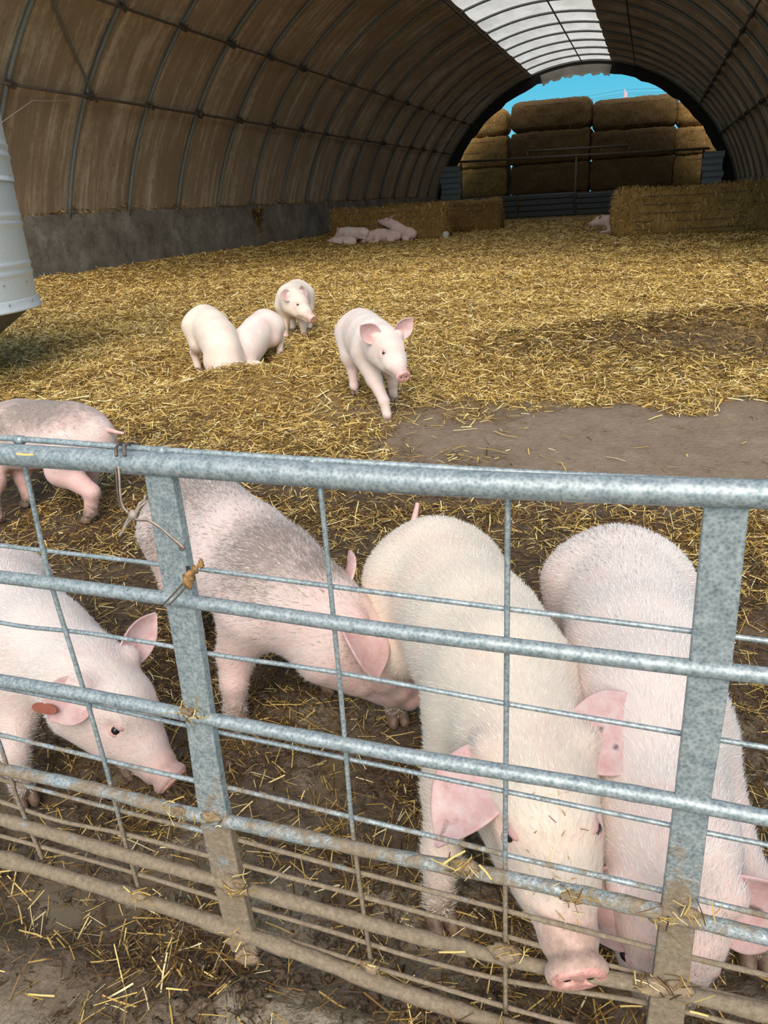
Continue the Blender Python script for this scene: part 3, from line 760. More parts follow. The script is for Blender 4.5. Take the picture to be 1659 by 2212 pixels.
    # dried mud and straw caught where bars meet the uprights
    spots = [(405, 1537, .011), (455, 1765, .016), (385, 1752, .012), (1428, 1985, .014), (1490, 1972, .012), (1410, 2130, .022), (1470, 2135, .018), (500, 1925, .014), (512, 2030, .018), (535, 2068, .02), (1000, 1872, .02), (1240, 1935, .017), (800, 2090, .014), (1090, 2058, .022), (300, 1933, .014), (520, 1908, .014)]
    for k, (px, py, r) in enumerate(spots):
        c = gp(px, py, -.008)
        V, F = blob(r, 14, 9, k, (1.5, .75, .8)); o = new_obj('mud_clod', mesh_np('mud_clod', V+c, F), MAT['mud_clod'], g)
    n = 260; sel = RNG.integers(0, len(spots), n)
    p = np.array([gp(spots[i][0], spots[i][1], -.018) for i in sel]) + RNG.normal(0, 1, (n, 3))*np.array([.018, .006, .010])
    o = stalks('caught_straw', p, RNG.uniform(.012, .05, n), RNG.uniform(.0012, .003, n), straw_col(n, [.1, .2, .25, .25, .15, .05], RNG), lift=.4, parent=g); o['kind'] = 'stuff'
    bits = [((955, 1868), (1005, 1838)), ((985, 1880), (930, 1855)), ((1035, 1868), (1062, 1900)), ((948, 2057), (1005, 2056)), ((1500, 2165), (1545, 2150)), ((1490, 2185), (1530, 2195)), ((35, 980), (72, 982))]
    P = []; 
    for a, b in bits:
        a = gp(*a, -.03); b = gp(*b, -.03); 
        if P is not None: P.append((a, b))
    A = np.array([q[0] for q in P]); B = np.array([q[1] for q in P]); d = B-A; L = np.linalg.norm(d, axis=1)
    o = stalks('caught_straw', (A+B)/2, L, np.full(len(P), .0042), np.tile([.72, .56, .20], (len(P), 1)), bendy=.05, dirs=d/L[:, None], nrm=np.tile([0, -1., .3], (len(P), 1)), parent=g); o['kind'] = 'stuff'
    for o in set(COL.objects)-before: o.matrix_parent_inverse = inv
def blob(r, nu=14, nv=9, seed=0, sc=(1, 1, 1), rough=.5):
    V = []; F = []
    for j in range(nv+1):
        ph = math.pi*j/nv
        for i in range(nu):
            th = 2*math.pi*i/nu; V.append((math.sin(ph)*math.cos(th), math.sin(ph)*math.sin(th), math.cos(ph)))
    V = np.array(V); k = 1+rough*(fbm(V[:, 0]*2+seed*3.3, V[:, 1]*2, V[:, 2]*2+seed, 3)-.5)*2
    V = V*k[:, None]*r*np.array(sc)
    for j in range(nv):
        for i in range(nu): F.append((j*nu+i, (j+1)*nu+i, (j+1)*nu+(i+1) % nu, j*nu+(i+1) % nu))
    return V, np.array(F)
build_clods()
build_gate()
def build_ties():
    def path(name, pts, rad, mat, par, n=6, m=60): return tube(name, resample([gp(*p) for p in pts], m), rad, mat, par, n)
    r = empty('twine_tie', gp(255, 985)); inv = Matrix.Translation(-r.location)
    tag(r, 'doubled grey wire looped over the top rail and knotted beside the left upright', 'wire tie')
    before = set(COL.objects)
    w = MAT['tie_bright']; d = MAT['wire_rust']
    for q in (0, 6):
        path('loop', [(252+q*3, 985, -.03), (250+q*3, 968, -.02), (256+q*3, 959, .0), (266+q*3, 958, .03), (275+q*4, 965, .04), (285+q*5, 972, .05)], .0030, d, r)
        path('strand', [(250+q, 1008, -.02), (252+q, 1030, -.025), (253+q, 1055, -.025), (257+q*.8, 1085, -.025), (266+q*.5, 1100, -.025), (282, 1110+q*.3, -.025), (290, 1120, -.025), (297, 1124, -.025), (308, 1124-q*.3, -.03), (320, 1124-q*.3, -.033), (345, 1140-q*.4, -.034), (375, 1166-q*.3, -.034), (388+q*.6, 1180-q*.5, -.034), (398, 1184, -.034)], .0019, w if q else d, r)
    path('strand', [(388, 1182, -.034), (391, 1188, -.034), (396, 1188, -.034), (399, 1182, -.034), (395, 1177, -.034)], .0018, d, r)
    path('strand', [(314, 1070, -.01), (312, 1082, -.01), (302, 1086, -.02), (297, 1098, -.02), (292, 1110, -.02), (284, 1116, -.02), (276, 1122, -.02), (270, 1134, -.02), (266, 1146, -.02), (258, 1158, -.02)], .0024, w, r)
    path('strand', [(318, 1082, -.01), (308, 1090, -.02), (300, 1098, -.02), (294, 1112, -.02), (286, 1119, -.02), (274, 1132, -.02), (266, 1148, -.02)], .0022, w, r)
    V, F = blob(.009, 10, 7, 4, (1, 1, 1)); new_obj('knot', mesh_np('knot', V+gp(288, 1112, -.022), F), w, r)
    for o in set(COL.objects)-before: o.matrix_parent_inverse = inv
    r = empty('wire_tie', gp(400, 1250)); inv = Matrix.Translation(-r.location)
    tag(r, 'rusty wire tie with a crumbling rust clump binding the second rail to the left upright', 'wire tie')
    before = set(COL.objects)
    path('strand', [(352, 1306, -.03), (375, 1283, -.034), (400, 1255, -.034), (415, 1235, -.034)], .0017, d, r)
    path('strand', [(366, 1306, -.03), (388, 1284, -.034), (406, 1262, -.034), (418, 1240, -.034)], .0017, d, r)
    for q in range(3): path('coil', [(400+q*2, 1222, .02), (404+q*2, 1225, -.01), (406+q*2, 1240, -.012), (402+q*2, 1246, .02)], .0020, MAT['dark_frame'], r)
    path('twig', [(404, 1258, -.036), (415, 1238, -.038), (424, 1226, -.038), (436, 1212, -.038)], [.006]*20+[.0045]*20+[.003]*20, MAT['rust_clump'], r)
    path('twig', [(430, 1220, -.038), (439, 1222, -.038)], .002, MAT['rust_clump'], r)
    for k, (px, py, s) in enumerate(((406, 1255, .010), (411, 1245, .009), (421, 1230, .006), (434, 1216, .006))):
        V, F = blob(s, 10, 7, k+30, (.9, .8, 1.3), .9); new_obj('rust_clump', mesh_np('rust_clump', V+gp(px, py, -.038), F), MAT['rust_clump'], r)
    for o in set(COL.objects)-before: o.matrix_parent_inverse = inv
build_ties()

# ------------------------------------------------------------------ feed silo at the left edge
def build_silo():
    cx_, cy_, R, zr = -5.90, 5.27, .96, 1.0
    r = empty('feed_silo', (cx_, cy_, float(ground_base(cx_, cy_)))); zg = r.location.z
    tag(r, 'ridged galvanised metal feed silo with dark cone hopper at the left edge', 'silo')
    def lathe(name, prof, mat, n=64):
        V = []; F = []
        for rr, z in prof:
            for k in range(n): a = 2*math.pi*k/n; V.append((rr*math.cos(a), rr*math.sin(a), z-zg))
        for j in range(len(prof)-1):
            for k in range(n): F.append((j*n+k, j*n+(k+1) % n, (j+1)*n+(k+1) % n, (j+1)*n+k))
        return new_obj(name, mesh_np(name, np.array(V), np.array(F)), mat, r)
    def ring(z0, z1, ridges):
        prof = []
        for z in np.linspace(z0, z1, 60):
            prof.append((R+sum(.012*math.exp(-((z-q)/.014)**2) for q in ridges), z))
        return prof
    lathe('barrel_ring', ring(zr, 2.0, (1.27, 1.34, 1.66, 1.72)), MAT['silo_steel'])
    lathe('barrel_ring', [(R+.012, 1.985), (R+.012, 2.01)]+[(q[0]+.012, q[1]) for q in ring(2.01, 3.1, (2.18, 2.26, 2.6, 2.66))], MAT['silo_steel'])
    lathe('roof_cone', [(R+.03, 3.1), (R+.03, 3.13), (.3, 3.55), (.0, 3.6)], MAT['silo_steel'])
    lathe('rim', [(R, zr+.07), (R+.012, zr+.05), (R+.014, zr), (R+.03, zr-.01), (R+.027, zr-.022), (R-.02, zr-.03)], MAT['silo_steel'])
    lathe('hopper_cone', [(R-.01, zr-.02), (R-.06, zr-.03), (.18, .48), (.17, .36+zg*0)], MAT['hopper_dark'])
    V, F = blob(.011, 8, 5, 0, (1, 1, .7), 0); bm_ = mesh_np('bolt', V, F); bm_.materials.append(MAT['bolt_steel'])
    for z, ro in ((zr+.045, .014), (2.035, .016), (1.2, .004)):
        for k in range(18):
            a = 2*math.pi*(k+.35*(z > 1.5))/18; o = bpy.data.objects.new('bolt', bm_); COL.objects.link(o); o.parent = r
            o.location = ((R+ro)*math.cos(a), (R+ro)*math.sin(a), z-zg)
    for a in (math.pi*.62, math.pi*1.0, math.pi*1.38):
        x, y = (R+.02)*math.cos(a), (R+.02)*math.sin(a); tube('leg', [(x, y, -.1), (x, y, 1.3-zg)], .04, MAT['silo_steel'], r, 8)
build_silo()

# ------------------------------------------------------------------ far mast and power lines
def build_mast():
    z0 = 0; Y = 300.
    def q(px, py, y=Y): return at_y(px, py, y)
    top = q(1350, 193); b = top.copy(); b[2] = 0
    r = empty('power_mast', (top[0], Y, 0)); tag(r, 'thin pinkish power mast far beyond the bale stack', 'mast'); inv = Matrix.Translation(-r.location)
    before = set(COL.objects)
    tube('pole', [b, top], .25, MAT['mast_paint'], r, 6)
    c = q(1353, 199); d = c.copy(); d[2] = 20; tube('frame', [d, c], .55, MAT['mast_paint'], r, 6)
    tube('arm', [q(1352, 206), q(1356, 209)], .35, MAT['mast_paint'], r, 6)
    for o in set(COL.objects)-before: o.matrix_parent_inverse = inv
    for k, ((a, b, c), lb) in enumerate(((((1180, 222), (1350, 193), (1500, 188)), 'topmost'), (((1180, 228), (1350, 201), (1500, 196)), 'middle'), (((1180, 233), (1350, 205), (1500, 201)), 'lowest'))):
        P = resample([q(*a, 330), q((a[0]+b[0])/2, (a[1]+b[1])/2+1.5, 315), q(*b), q((b[0]+c[0])/2, (b[1]+c[1])/2+.6, 290), q(*c, 280)], 40)
        tag(tube('power_line', P, .035, MAT['line_black'], None, 4), '%s thin power line crossing the sky at the far mast' % lb, 'power line')
build_mast()

# ------------------------------------------------------------------ pigs: smooth body field -> one continuous mesh
def surf_nets(Fv, org, h):
    """naive surface nets on a sampled signed field"""
    S = Fv < 0
    nx, ny, nz = Fv.shape
    cnt = np.zeros((nx-1, ny-1, nz-1), np.float32); acc = np.zeros((nx-1, ny-1, nz-1, 3), np.float32)
    offs = [(0, 0, 0), (1, 0, 0), (0, 1, 0), (1, 1, 0), (0, 0, 1), (1, 0, 1), (0, 1, 1), (1, 1, 1)]
    edges = [(0, 1), (2, 3), (4, 5), (6, 7), (0, 2), (1, 3), (4, 6), (5, 7), (0, 4), (1, 5), (2, 6), (3, 7)]
    def sub(A, o): return A[o[0]:nx-1+o[0], o[1]:ny-1+o[1], o[2]:nz-1+o[2]]
    for a, b in edges:
        fa, fb = sub(Fv, offs[a]), sub(Fv, offs[b]); m = sub(S, offs[a]) != sub(S, offs[b])
        t = np.zeros_like(fa); t[m] = fa[m]/(fa[m]-fb[m])
        cnt += m
        for k in range(3): acc[..., k] += np.where(m, offs[a][k]+t*(offs[b][k]-offs[a][k]), 0)
    act = cnt > 0
    idx = -np.ones(act.shape, np.int64); idx[act] = np.arange(act.sum())
    base = np.stack(np.nonzero(act), 1)
    V = (base+acc[act]/cnt[act][:, None])*h+np.array(org)
    quads = []
    for ax in range(3):
        o = [0, 0, 0]; o[ax] = 1
        A = S[:nx-o[0], :ny-o[1], :nz-o[2]]; B = S[o[0]:, o[1]:, o[2]:]
        I = np.stack(np.nonzero(A != B), 1); u, v = [(1, 2), (2, 0), (0, 1)][ax]
        ok = (I[:, u] > 0) & (I[:, v] > 0) & (I[:, u] < [nx, ny, nz][u]-1) & (I[:, v] < [nx, ny, nz][v]-1)
        I = I[ok]
        def cell(du, dv):
            J = I.copy(); J[:, u] -= du; J[:, v] -= dv; return idx[J[:, 0], J[:, 1], J[:, 2]]
        q = np.stack([cell(1, 1), cell(0, 1), cell(0, 0), cell(1, 0)], 1)
        inside = A[I[:, 0], I[:, 1], I[:, 2]]
        q[~inside] = q[~inside][:, ::-1]; quads.append(q)
    return V, np.concatenate(quads)

class Field:
    def __init__(s): s.pr = []
    def cap(s, a, b, ra, rb, k=.04, flat=1., up=None, sub=False):
        """tapered capsule a-b; flat scales the distance along the sideways axis"""
        s.pr.append((np.array(a, float), np.array(b, float), ra, rb, k, flat, up, sub))
    def disc(s, c, axis, up, R, h, rnd, k=.01, sq=.92):
        """flat round plate across axis with rounded rim; sq widens it sideways"""
        c = np.array(c, float); ax = np.array(axis, float)/np.linalg.norm(axis); u = np.array(up, float); u = u-ax*(u@ax); u /= np.linalg.norm(u)
        s.pr.append((c, c, R+rnd, h, k, rnd, (ax, u, sq), 'disc'))
    def ev(s, P):
        out = None
        for a, b, ra, rb, k, fl, up, sub in s.pr:
            if sub == 'disc':
                q = P-a; x = q@up[0]; v = (q@up[1])/up[2]; w = q@np.cross(up[0], up[1])
                d = np.sqrt(np.maximum(np.sqrt(v*v+w*w)-(ra-fl), 0)**2+np.maximum(np.abs(x)-rb, 0)**2)-fl
                if out is None: out = d
                else: hh = np.clip(.5+.5*(out-d)/k, 0, 1); out = d*hh+out*(1-hh)-k*hh*(1-hh)
                continue
            ab = b-a; L = ab@ab+1e-12
            t = np.clip((P-a)@ab/L, 0, 1).astype(np.float32)
            q = P-a-t[:, None]*ab
            d2 = (q*q).sum(1)
            if fl != 1.:
                lat = np.cross(np.array([0, 0, 1.]) if up is None else up, ab); lat /= np.linalg.norm(lat)+1e-9
                d2 = d2+(q@lat)**2*(fl*fl-1)
            d = np.sqrt(d2)-(ra+t*(rb-ra))
            if out is None: out = d
            elif sub:
                h = np.clip(.5-.5*(out+d)/k, 0, 1); out = out*(1-h)-d*h+k*h*(1-h)
            else:
                h = np.clip(.5+.5*(out-d)/k, 0, 1); out = d*h+out*(1-h)-k*h*(1-h)
        return out
    def grid(s, h, pad=.03):
        pts = []
        for a, b, ra, rb, k, fl, up, sub in s.pr:
            if sub is True: continue
            r = ra+.01 if sub == 'disc' else max(ra, rb)/min(1, fl)
            pts += [a-r, a+r, b-r, b+r]
        lo = np.min(pts, 0)-pad; hi = np.max(pts, 0)+pad
        n = np.ceil((hi-lo)/h).astype(int)+1
        ax = [lo[i]+h*np.arange(n[i]) for i in range(3)]
        G = np.empty(n, np.float32)
        Yg, Zg = np.meshgrid(ax[1], ax[2], indexing='ij'); m = Yg.size
        step = max(1, 60000//m)
        for i in range(0, n[0], step):
            xs = ax[0][i:i+step]
            P = np.empty((len(xs), m, 3), np.float32); P[..., 0] = xs[:, None]; P[..., 1] = Yg.ravel(); P[..., 2] = Zg.ravel()
            G[i:i+step] = s.ev(P.reshape(-1, 3)).reshape(len(xs), n[1], n[2])
        return surf_nets(G, lo, h)
    def hit(s, o, d, far=.5):
        """march from outside point o along d to the surface"""
        o = np.array(o, float); d = np.array(d, float); d /= np.linalg.norm(d); t = 0
        for _ in range(40):
            e = float(s.ev((o+d*t)[None].astype(np.float32))[0])
            if e < .0006: break
            t += e*.8
            if t > far: break
        p = o+d*t; e = .003; f0 = s.ev(np.array([p+[e, 0, 0], p-[e, 0, 0], p+[0, e, 0], p-[0, e, 0], p+[0, 0, e], p-[0, 0, e]], np.float32))
        n = np.array([f0[0]-f0[1], f0[2]-f0[3], f0[4]-f0[5]]); return p, n/(np.linalg.norm(n)+1e-9)
def rot(axis, a):
    return np.array(Matrix.Rotation(a, 3, axis))
def frame_from(fwd, roll=0.):
    f = np.array(fwd, float); f /= np.linalg.norm(f); l = np.cross([0, 0, 1.], f); l /= np.linalg.norm(l); u = np.cross(f, l)
    M = np.stack([f, l, u], 1)
    return M@rot('X', roll)

def ear_mesh(L, W, B, side, droop=0., cup=.25, curl=0., nu=18, nv=12, tip=.45, twist=0., fold=0.):
    """leaf-shaped ear: x along the ear, z outward face normal; droop bends it towards -z"""
    V = []
    ang_ = 0; px = pz = 0.; prev = 0
    us = np.linspace(0, 1, nu)
    cx_, cz_ = [0.], [0.]
    for i in range(1, nu):
        u = us[i]; a = -droop*smooth(.15, 1, u)-fold*smooth(.55, .75, u); dl = L/(nu-1)
        cx_.append(cx_[-1]+math.cos(a)*dl); cz_.append(cz_[-1]+math.sin(a)*dl)
    for i, u in enumerate(us):
        w = W*(.56+.44*math.sin(math.pi*min(1, (u+.04)/.46)/2)) if u < .42 else W*(max(0., 1-((u-.42)/.58)**(.95/tip)))
        w = max(w, .004)
        tw = twist*u
        for j in range(nv+1):
            v = j/nv*2-1
            z = cup*w*(v*v)*(1-.5*u)-cup*w*.5 ; y = v*w*(1-.12*cup*v*v)
            z += curl*w*max(0, v*side)**2
            y2, z2 = y*math.cos(tw)-z*math.sin(tw), y*math.sin(tw)+z*math.cos(tw)
            a = -droop*smooth(.15, 1, u)-fold*smooth(.55, .75, u)
            V.append((cx_[i]-math.sin(a)*z2, y2, cz_[i]+math.cos(a)*z2))
    F = [(i*(nv+1)+j, (i+1)*(nv+1)+j, (i+1)*(nv+1)+j+1, i*(nv+1)+j+1) for i in range(nu-1) for j in range(nv)]
    return np.array(V), np.array(F), us

def build_pig(label, pos, yaw, s=1., skin='skin', vox=.012, spine=(0, 0, 0, 0), pitch=(0, 0, 0, 0), head=(0, 0, 0), hip=.43, feet=None, legs=(1, 1, 1, 1),
              ears=None, hair=0, hair_col=((.80, .72, .62), .0), patches=(), tail=(0, .10, .12), mud=.12, snout_mud=.5, tagged=False, lying=False, group=None, fat=1., zoff=0., bellypink=.35, ear_spots=((), ()), headlen=1., neck=1., crumbs=0):
    """yaw: heading; spine / pitch: added turn (left +) / rise per spine joint; head: yaw, pitch, roll against the neck;
    feet: world xy of front-left, front-right, hind-left, hind-right hooves (None = under the body)"""
    gz = float(ground_base(*pos)); root = empty('pig', (pos[0], pos[1], gz), yaw)
    tag(root, label, 'pig', group)
    cy_, sy_ = math.cos(yaw), math.sin(yaw)
    def to_local(w): dx, dy = w[0]-pos[0], w[1]-pos[1]; return np.array([dx*cy_+dy*sy_, -dx*sy_+dy*cy_])
    def gl(x, y):
        wx, wy = pos[0]+x*cy_-y*sy_, pos[1]+x*sy_+y*cy_; return float(ground_base(wx, wy))-gz
    # spine
    seg = np.array([.17, .18, .19, .17*neck, .09])*s
    node = [np.array([0, 0, hip*s+zoff])]; a = 0.; p = 0.; dirs = []
    for i in range(5):
        if i < 4: a += spine[i]; p += pitch[i]
        d = np.array([math.cos(a)*math.cos(p), math.sin(a)*math.cos(p), math.sin(p)]); dirs.append(d); node.append(node[-1]+d*seg[i])
    rump = node[0]-np.array([math.cos(spine[0]*-.5), math.sin(-spine[0]*.5), .10])*.125*s
    rad = np.array([.172, .178, .188, .178, .142, .118])*s*fat
    F = Field(); fl = 1.10
    F.cap(node[0], rump, rad[0], .140*s*fat, .05*s, fl)
    for i in range(5): F.cap(node[i]-[0, 0, .012*s*(i in (1, 2))], node[i+1]-[0, 0, .012*s*(i in (0, 1))], rad[i], rad[i+1], .06*s, fl if i < 4 else 1.)
    H0 = node[5]
    hy, hp_, hr = head
    Hd = np.array([math.cos(a+hy)*math.cos(p+hp_), math.sin(a+hy)*math.cos(p+hp_), math.sin(p+hp_)])
    HM = frame_from(Hd, hr)
    def hl(x, y, z): return H0+HM@(np.array([x*headlen, y, z])*s)
    upv = HM[:, 2]
    F.cap(hl(-.03, 0, .0), hl(.09, 0, .012), .112*s, .095*s, .06*s)
    F.cap(hl(.08, 0, .008), hl(.20, 0, -.038), .088*s, .064*s, .05*s)
    F.cap(hl(.19, 0, -.035), hl(.285, 0, -.056), .058*s, .052*s, .04*s, .95, upv)
    for sd in (1, -1):
        F.cap(hl(.01, .055*sd, -.065), hl(.13, .045*sd, -.075), .082*s, .058*s, .05*s)
        F.cap(hl(.085, .050*sd, .050), hl(.125, .060*sd, .040), .036*s, .028*s, .03*s)
        F.cap(hl(.14, .062*sd, .0), hl(.20, .045*sd, -.045), .03*s, .03*s, .04*s)
        F.cap(hl(.0, .075*sd, .06), hl(.0, .095*sd, .085), .042*s, .03*s, .035*s)
    F.cap(hl(.10, 0, -.095), hl(.285, 0, -.108), .058*s, .030*s, .03*s)
    F.disc(hl(.338, 0, -.063), HM[:, 0]-.08*upv, upv, .046*s, .004*s, .010*s, .018*s, .92)
    # mouth slit and eye sockets
    for sd in (1, -1):
        F.cap(hl(.19, .068*sd, -.092), hl(.31, .040*sd, -.103), .006*s, .008*s, .010*s, sub=True)
        F.cap(hl(.140, .100*sd, .045), hl(.150, .098*sd, .042), .016*s, .014*s, .02*s, sub=True)
    # legs
    sh = node[3]; pe = node[0]
    fr = np.stack([dirs[2], np.cross([0, 0, 1], dirs[2]), [0, 0, 1]], 1); fr[:, 1] /= np.linalg.norm(fr[:, 1])
    hn = np.array([[math.cos(spine[0]*0), 0, 0], [0, 1, 0], [0, 0, 1.]])
    hooves = []; legdat = []
    for li, (frnt, sd) in enumerate(((1, 1), (1, -1), (0, 1), (0, -1))):
        if not legs[li]: continue
        if lying:
            if frnt: A = sh+fr@(np.array([.0, .10*sd, -.07])*s); e = np.array([A[0]-.02*s, A[1]+.06*sd*s, .06*s+zoff*.0]); K = e+np.array([.15, .03*sd, -.02])*s; Ft = K+np.array([.14, 0, -.01])*s
            else: A = pe+np.array([-.02, .09*sd, -.06])*s; e = np.array([A[0]+.12*s, A[1]+.08*sd*s, .10*s]); K = np.array([A[0]-.04*s, A[1]+.10*sd*s, .05*s]); Ft = K+np.array([.18, .02*sd, -.005])*s
            F.cap(A, e, .105*s, .07*s, .06*s); F.cap(e, K, .06*s, .04*s, .03*s); F.cap(K, Ft, .036*s, .032*s, .02*s); hooves.append((Ft, (Ft-K)/np.linalg.norm(Ft-K), K)); continue
        if frnt:
            A = sh+fr@(np.array([.02, .095*sd, -.07])*s); dflt = (sh+fr@(np.array([.015, .105*sd, 0])*s))[:2]
        else:
            A = pe+np.array([-.03, .085*sd, -.02])*s; dflt = (pe+np.array([-.07, .105*sd, 0])*s)[:2]
        fxy = dflt if feet is None or feet[li] is None else to_local(feet[li])
        ft = np.array([fxy[0], fxy[1], gl(*fxy)])
        if frnt:
            el = A*.52+ft*.48+np.array([-.035, 0, .05])*s; kn = np.array([ft[0]*.75+el[0]*.25+.008*s, ft[1]*.8+el[1]*.2, ft[2]+.165*s]); fe = ft+np.array([-.004, 0, .06])*s
            F.cap(A, el, .100*s, .062*s, .06*s); F.cap(el, kn, .056*s, .041*s, .03*s); F.cap(kn, fe, .040*s, .033*s, .02*s); F.cap(fe, ft+np.array([.006, 0, .042])*s, .034*s, .031*s, .015*s)
        else:
            st = A*.55+ft*.45+np.array([.085, .012*sd, .05])*s; ho = ft+np.array([-.045, 0, .185])*s; fe = ft+np.array([-.010, 0, .065])*s
            F.cap(A, st, .135*s, .088*s, .07*s); F.cap(st, ho, .078*s, .044*s, .035*s); F.cap(ho, fe, .042*s, .034*s, .02*s); F.cap(fe, ft+np.array([.006, 0, .042])*s, .035*s, .032*s, .015*s)
        hooves.append((ft, np.array([1, 0, 0.]), fe))
    V, Q = F.grid(vox*s)
    me = mesh_np('body', V, Q)
    # skin masks
    HL = (V-H0)@HM/s; HL[:, 0] /= headlen
    gzv = np.array([0.]) ; hz = V[:, 2]-0
    wx = pos[0]+V[:, 0]*cy_-V[:, 1]*sy_; wy = pos[1]+V[:, 0]*sy_+V[:, 1]*cy_; hz = V[:, 2]+gz-ground_base(wx, wy)
    onhead = smooth(-.02, .06, HL[:, 0])*(np.linalg.norm(HL[:, 1:], axis=1) < .22)
    nz = fbm(V[:, 0]*9+pos[0]*7, V[:, 1]*9, V[:, 2]*9, 3)
    pink = smooth(.21, .31, HL[:, 0])*onhead*.75
    for sd in (1, -1):
        pink = np.maximum(pink, .75*np.exp(-((HL[:, 0]-.14)**2+(HL[:, 1]-.085*sd)**2+(HL[:, 2]-.035)**2)/.038**2)); pink = np.maximum(pink, .6*np.exp(-((HL[:, 0]-.0)**2+(HL[:, 1]-.1*sd)**2+(HL[:, 2]-.08)**2)/.06**2))
    pink = np.maximum(pink, bellypink*(1-smooth(.24, .42, hz/s))*(.5+nz))
    pink = np.maximum(pink, .30*smooth(.50, .64, nz))
    dirt = (1-smooth(.02, mud*1.6, hz/s+.05*(nz-.5)))*.85 if not lying else np.zeros(len(V))
    dirt = np.maximum(dirt, snout_mud*smooth(.19, .31, HL[:, 0])*onhead*(nz*1.5))
    gm = np.zeros(len(V))
    for (c, r, k) in patches: gm = np.maximum(gm, k*np.exp(-(((V-np.array(c)*s)/(np.array(r)*s))**2).sum(1)*1.2))
    add_col(me, 'mask', np.stack([pink, dirt, gm], 1))
    body = new_obj('body', me, MAT[skin], root)
    # snout disc with nostrils
    S = Field(); S.disc(hl(.347, 0, -.061), HM[:, 0]-.08*upv, upv, .042*s, .003*s, .007*s, .01*s, .90)
    for sd in (1, -1): S.cap(hl(.352, .020*sd, -.060), hl(.375, .021*sd, -.056), .0115*s, .0125*s, .006*s, sub=True)
    v, q = S.grid(min(vox*.45, .006)*s, .01); disc = new_obj('snout_disc', mesh_np('snout_disc', v, q), MAT['snout'], root)
    for sd in (1, -1):
        v, q = blob(.0095*s, 8, 6, 0, (.35, 1, 1), 0); new_obj('nostril', mesh_np('nostril', v@HM.T+hl(.3500, .020*sd, -.060), q), MAT['eye_black'], disc)
    # eyes
    for sd in (1, -1):
        o0 = hl(.155, .25*sd, .095); pt, nn_ = F.hit(o0, HM@np.array([-.04, -sd, -.36]))
        v, q = blob(.014*s, 12, 8, 0, (1, 1, 1), 0); eye = new_obj('eye', mesh_np('eye', v+pt-nn_*.004*s, q), MAT['eye_black'], root)
        for kk, (up_, rr) in enumerate(((1, .0175), (-1, .0165))):
            v, q = blob(rr*s, 14, 10, 0, (1.15, .8, .62), 0)
            fwd = HM[:, 0]; lat = nn_; fwd = fwd-lat*(fwd@lat); fwd /= np.linalg.norm(fwd); uu = np.cross(lat, fwd)*1.0
            if uu@HM[:, 2] < 0: uu = -uu
            Mx = np.stack([fwd, lat, uu], 1)
            new_obj('eyelid', mesh_np('eyelid', v@Mx.T+pt-nn_*.006*s+uu*up_*.0135*s, q), MAT['eyelid'], eye)
    # ears
    if ears is None: ears = [dict(), dict()]
    for k, sd in enumerate((1, -1)):
        e = dict(L=.185, W=.075, dir=(.15, .75, .55), nrm=(.75, 0, .6), droop=.5, cup=.45, curl=0., tip=.45, twist=0., fold=0.); e.update(ears[k])
        v, q, us = ear_mesh(e['L']*s, e['W']*s, 0, sd, e['droop'], e['cup'], e['curl'], tip=e['tip'], twist=e['twist']*sd, fold=e['fold'])
        d = np.array(e['dir'], float); d[1] *= sd; d /= np.linalg.norm(d); nr = np.array(e['nrm'], float); nr[1] *= sd; nr -= d*(nr@d); nr /= np.linalg.norm(nr); lat = np.cross(nr, d)
        Mx = HM@np.stack([d, lat, nr], 1)
        em = mesh_np('ear', v@Mx.T+hl(.0, .075*sd, .065), q)
        u = np.repeat(us, 13); vv = np.tile(np.linspace(-1, 1, 13), len(us)); sp_ = np.full(len(v), .12 if hair else 0.)
        for (eu, ev_, er, ek) in ear_spots[k]: sp_ = np.maximum(sp_, ek*(((u-eu)**2+((vv-ev_)*.5)**2) < er*er))
        add_col(em, 'mask', np.stack([u*0, u*0, sp_], 1))
        eo = new_obj('ear', em, MAT['ear_skin'], root); so = eo.modifiers.new('t', 'SOLIDIFY'); so.thickness = .007*s; so.offset = 0
        sb = eo.modifiers.new('s', 'SUBSURF'); sb.levels = 1; sb.render_levels = 1
        if tagged and sd == tagged:
            c = v[int(.62*18)*13+6]@Mx.T+hl(.0, .075*sd, .065)
            return_tag = c; tag_ear = eo
    if tagged:
        b = return_tag; ax_ = np.array([-.80, -.15, -.55]); ax_ /= np.linalg.norm(ax_); nm_ = np.array([-.25, -.9, .45]); nm_ -= ax_*(nm_@ax_); nm_ /= np.linalg.norm(nm_); M_ = HM@np.stack([ax_, np.cross(nm_, ax_), nm_], 1); b = b+HM@np.array([.0, -.022, .012])*s
        V2 = []; F2 = []; nn2 = 24
        for zz in (-.003, .003):
            for k in range(nn2):
                t = 2*math.pi*k/nn2; x_, y_ = .030*math.cos(t), .0145*math.sin(t); x_ += .012*np.sign(math.cos(t)); V2.append((x_+.036, y_, zz))
        F2 = [tuple(range(nn2))[::-1], tuple(range(nn2, 2*nn2))]+[(k, (k+1) % nn2, nn2+(k+1) % nn2, nn2+k) for k in range(nn2)]
        o = new_obj('ear_tag', mesh_np('ear_tag', (np.array(V2)*s)@M_.T+b, F2, False), MAT['tag_brown'], tag_ear); o['label'] = 'oval red-brown plastic ear tag'
    if crumbs:
        m = crumbs; pts_ = []
        for q in range(m):
            p_, n_ = F.hit(hl(RNG.uniform(.10, .30), RNG.normal(-.0, .03), .3), -upv); pts_.append(p_+n_*.004)
        c_ = straw_col(m, [.1, .1, .15, .2, .25, .2], RNG)
        o_ = stalks('straw_crumbs', np.array(pts_), RNG.uniform(.006, .024, m), RNG.uniform(.0012, .0028, m), c_, lift=.3, bendy=.02, parent=root); o_['kind'] = 'stuff'
    # tail
    tb = rump+np.array([-.125, 0, .055])*s
